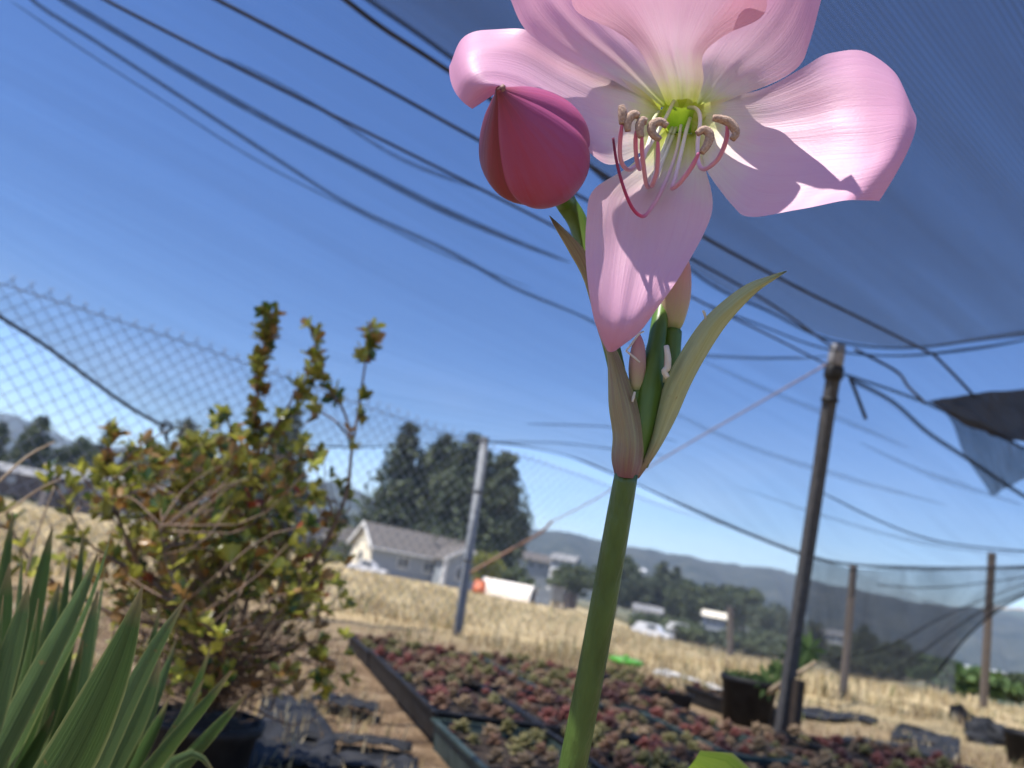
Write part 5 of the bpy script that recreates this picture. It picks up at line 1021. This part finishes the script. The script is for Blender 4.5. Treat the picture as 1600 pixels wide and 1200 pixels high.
V, F = tube(catmull([tc0 + tdir * .012, tc0 + tdir * tl, at(1040, 380, .305), at(1033, 480, .285), at(1022, 560, .272), at(1008, 640, .266), at(990, 725, .263)], 40), np.interp(np.linspace(0, 1, 40), [0, .2, .45, .62, .78, .9, 1], [.004, .0030, .0028, .0032, .0046, .0042, .003]), 16); mesh_obj('pedicel', V, F, M_PED, lily, uv=tube_uv(40, 16))
# stamens and style
ST = [([(1053, 158), (1038, 188), (1018, 222), (996, 256), (981, 265), (970, 250), (969, 220), (972, 195)], [(972, 194), (973, 178), (971, 165)]),
      ([(1030, 172), (1020, 190), (1016, 215), (1006, 245), (1000, 264), (995, 250), (993, 225), (994, 205)], [(981, 205), (981, 189), (990, 179), (999, 182)]),
      ([(1050, 200), (1040, 225), (1026, 262), (1016, 290), (1010, 288), (1006, 262), (1003, 235), (1003, 214)], [(1002, 215), (999, 201), (1003, 189), (1011, 190)]),
      ([(1056, 200), (1046, 225), (1034, 255), (1024, 282), (1019, 290), (1026, 270), (1028, 245), (1028, 220)], [(1032, 219), (1020, 209), (1019, 196), (1031, 190), (1043, 197)]),
      ([(1078, 185), (1072, 205), (1064, 240), (1055, 278), (1050, 294), (1062, 286), (1080, 262), (1092, 239)], [(1089, 209), (1100, 203), (1109, 211), (1105, 226), (1096, 239)]),
      ([(1076, 168), (1088, 170), (1094, 185), (1090, 225), (1092, 256), (1102, 264), (1122, 248), (1135, 218), (1136, 196)], [(1114, 184), (1126, 186), (1137, 190), (1146, 198), (1150, 208), (1144, 218)])]
for k, (fp, ap) in enumerate(ST):
    n_ = len(fp); dep = np.interp(np.linspace(0, 1, n_), [0, .35, .62, .8, 1], [.2865, .268, .250, .243, .238]); P = catmull([at(a_, b_, d_) for (a_, b_), d_ in zip(fp, dep)], 44); V, F = tube(P, np.interp(np.linspace(0, 1, 44), [0, .9, 1], [.00072, .00075, .0005]), 8); mesh_obj('filament', V, F, M_FIL, flower, uv=tube_uv(44, 8))
    P = catmull([at(a_, b_, .238) for a_, b_ in ap], 20); V, F = tube(P, .00145 * (0.55 + 0.45 * np.sin(np.linspace(0.25, math.pi - .25, 20))) * 1.0, 12, ref=FW); mesh_obj('anther', V, F, M_ANT, flower)
sp2 = [(1064, 196), (1058, 232), (1046, 270), (1030, 305), (1014, 330), (1003, 338), (988, 325), (974, 292), (963, 250), (958, 215)]; dep = np.interp(np.linspace(0, 1, 10), [0, .4, .7, 1], [.284, .252, .238, .234])
P = catmull([at(a_, b_, d_) for (a_, b_), d_ in zip(sp2, dep)], 50); V, F = tube(P, np.interp(np.linspace(0, 1, 50), [0, .3, .8, 1], [.0006, .0007, .0005, .0004]), 8); mesh_obj('style', V, F, M_STY, flower, uv=tube_uv(50, 8))
# nodding bud at the left
ba, bt = at(860, 274, .2670), at(780, 141, .2310); bd = bt - ba; bl = np.linalg.norm(bd); bd /= bl
prof = [(-.012, .003), (-.006, .006), (0, .0135), (bl * .13, .0170), (bl * .27, .0187), (bl * .42, .0181), (bl * .58, .0150), (bl * .75, .0103), (bl * .89, .0052), (bl * .97, .0022), (bl * 1.02, .0008)]
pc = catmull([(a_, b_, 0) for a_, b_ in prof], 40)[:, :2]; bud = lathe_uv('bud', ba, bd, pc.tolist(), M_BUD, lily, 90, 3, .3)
s_ = np.cross(bd, UP + 0.01 * RT); s_ /= np.linalg.norm(s_); b_ = np.cross(bd, s_); bud.data.materials.append(M_BUD_SHADE)
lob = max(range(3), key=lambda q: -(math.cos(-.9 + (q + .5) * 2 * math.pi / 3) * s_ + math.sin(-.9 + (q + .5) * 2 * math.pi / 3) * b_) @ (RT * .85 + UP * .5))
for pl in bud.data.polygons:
    an = 2 * math.pi * ((pl.index % 90) + .5) / 90; pl.material_index = 1 if int(((an + .9) % (2 * math.pi)) / (2 * math.pi / 3)) == lob else 0  # the lower-left lobe gets the painted shade
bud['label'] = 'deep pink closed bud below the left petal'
ridge = [at(775, 185, .2495), at(778, 215, .2455), at(788, 255, .2465), at(800, 295, .252), at(812, 318, .258)]
V, F = tube([bt - bd * .003, bt + RT * .0006 + UP * .0004, bt + RT * .0016 + UP * .0014 - FW * .0005], [.0012, .0014, .0005], 8); mesh_obj('bud_tip', V, F, pm('bud_tip', (0.12, 0.05, 0.04), (0.3, 0.14, 0.11), .6, 300), bud)
V, F = tube(catmull([ba - bd * .010, at(885, 318, .284), at(903, 348, .284), at(918, 400, .280), at(945, 500, .272), at(968, 600, .266), at(982, 715, .264)], 30), np.linspace(.0042, .0026, 30), 12); mesh_obj('pedicel', V, F, M_PED, lily, uv=tube_uv(30, 12))
# upright bud behind, withered buds, ovary
def budup(b_, t_, rmax, mat, label):
    b_, t_ = np.asarray(b_), np.asarray(t_); d = t_ - b_; l = np.linalg.norm(d); d /= l
    o = lathe_uv('bud', b_, d, catmull([(0, rmax * .5, 0), (l * .15, rmax * .8, 0), (l * .4, rmax, 0), (l * .7, rmax * .85, 0), (l * .9, rmax * .45, 0), (l, rmax * .05, 0)], 24)[:, :2].tolist(), mat, lily, 24, 3, .06); o['label'] = label
budup(at(1050, 516, .283), at(1062, 380, .287), .0056, M_BUD2, 'half-hidden cream and pink bud behind the lower petal')
V, F = tube(catmull([at(1050, 518, .283), at(1046, 580, .277), at(1032, 650, .270), at(1002, 722, .265)], 20), np.linspace(.0036, .0028, 20), 12); mesh_obj('pedicel', V, F, M_PED, lily, uv=tube_uv(20, 12))
budup(at(993, 612, .266), at(998, 520, .271), .0030, M_BUD2, 'small withered reddish bud between the bracts')
budup(at(1033, 600, .272), at(1030, 530, .276), .0028, M_BUD2, 'small pink bud hidden behind the pedicel')
V, F = tube(catmull([at(993, 610, .266), at(994, 660, .265), at(988, 725, .264)], 10), .0018, 8); mesh_obj('pedicel', V, F, M_PED, lily, uv=tube_uv(10, 8))
V, F = tube(catmull([at(1033, 600, .272), at(1028, 660, .268), at(1004, 728, .265)], 10), .0020, 8); mesh_obj('pedicel', V, F, M_PED, lily, uv=tube_uv(10, 8))
M_WISP = pm('white_wisp', (0.70, 0.68, 0.58), (0.80, 0.78, 0.70), .6, 200, transl=.3)
for P, r_ in (([at(1041, 540, .259), at(1044, 560, .258), at(1043, 575, .258), at(1038, 580, .258), at(1043, 590, .258)], .0012), ([at(1006, 518, .262), at(998, 522, .261), at(985, 540, .260), at(978, 548, .260)], .0004), ([at(978, 548, .260), at(988, 556, .260), at(1000, 566, .260)], .0004), ([at(1103, 500, .258), at(1101, 490, .257), at(1098, 485, .257)], .0005), ([at(992, 612, .258), at(990, 620, .258), at(988, 628, .258)], .0005)):
    V, F = tube(catmull(P, 12), r_ * (.6 + .4 * np.sin(np.linspace(.3, 2.8, 12))), 6); mesh_obj('dry_wisp', V, F, M_WISP, lily)
# bracts
def bract(rows, mat, label, nu=44, nv=11):
    Lc = catmull([at(*r_[0]) for r_ in rows], nu); Cc = catmull([at(*r_[1]) for r_ in rows], nu); Rc = catmull([at(*r_[2]) for r_ in rows], nu); V = []; UV = []
    for i in range(nu):
        for j in range(nv):
            v = -1 + 2 * j / (nv - 1); p = Lc[i] * (v * (v - 1) / 2) + Cc[i] * (1 - v * v) + Rc[i] * (v * (v + 1) / 2); V.append(p + FW * .00035 * math.sin(v * 14 + i * .1)); UV.append([j / (nv - 1), i / (nu - 1)])
    o = mesh_obj('bract', V, grid_faces(nu, nv), mat, lily, uv=UV); o['label'] = label
bract([((960, 742, .262), (979, 747, .2565), (997, 746, .262)), ((955, 715, .264), (982, 720, .2545), (1008, 722, .264)), ((957, 680, .265), (984, 685, .2545), (1011, 692, .265)), ((951, 635, .265), (977, 640, .256), (1008, 660, .265)), ((950, 595, .265), (968, 600, .258), (990, 612, .264)), ((948, 555, .265), (958, 560, .261), (970, 560, .265)), ((935, 520, .266), (943, 515, .264), (948, 512, .266)), ((913, 440, .268), (922, 430, .266), (932, 440, .268)), ((890, 395, .268), (902, 385, .266), (916, 395, .268)), ((868, 357, .268), (873, 353, .267), (882, 358, .268)), ((858, 337, .268), (859, 337, .268), (860, 338, .268))], M_BRACT2, 'left papery bract, purple-streaked, its tip rising beside the lower petal')
bract([((978, 748, .266), (990, 750, .262), (1000, 746, .266)), ((1005, 705, .268), (1020, 700, .260), (1028, 706, .266)), ((1022, 650, .268), (1040, 645, .259), (1056, 655, .265)), ((1038, 600, .267), (1058, 600, .257), (1080, 600, .262)), ((1064, 550, .265), (1082, 555, .255), (1106, 552, .260)), ((1102, 496, .261), (1115, 503, .253), (1138, 504, .257)), ((1160, 448, .256), (1168, 457, .251), (1180, 459, .254)), ((1205, 430, .252), (1208, 435, .249), (1212, 436, .251)), ((1228, 423, .249), (1229, 424, .249), (1230, 424, .249))], M_BRACT, 'right pale green bract curving up to a point')
# strap leaf of the lily at the bottom edge
M_LEAFL = iris_mat('lily_leaf', (0.20, 0.34, 0.03), (0.32, 0.46, 0.06), .4)
P = [sbot, sbot + [0.03, 0.05, 0.12], at(1200, 1345, .42), at(1150, 1238, .42), at(1120, 1192, .42), at(1085, 1188, .41)]
blade('leaf', P, [.02, .026, .032, .034, .03, .012], M_LEAFL, lily, fold_=.1)
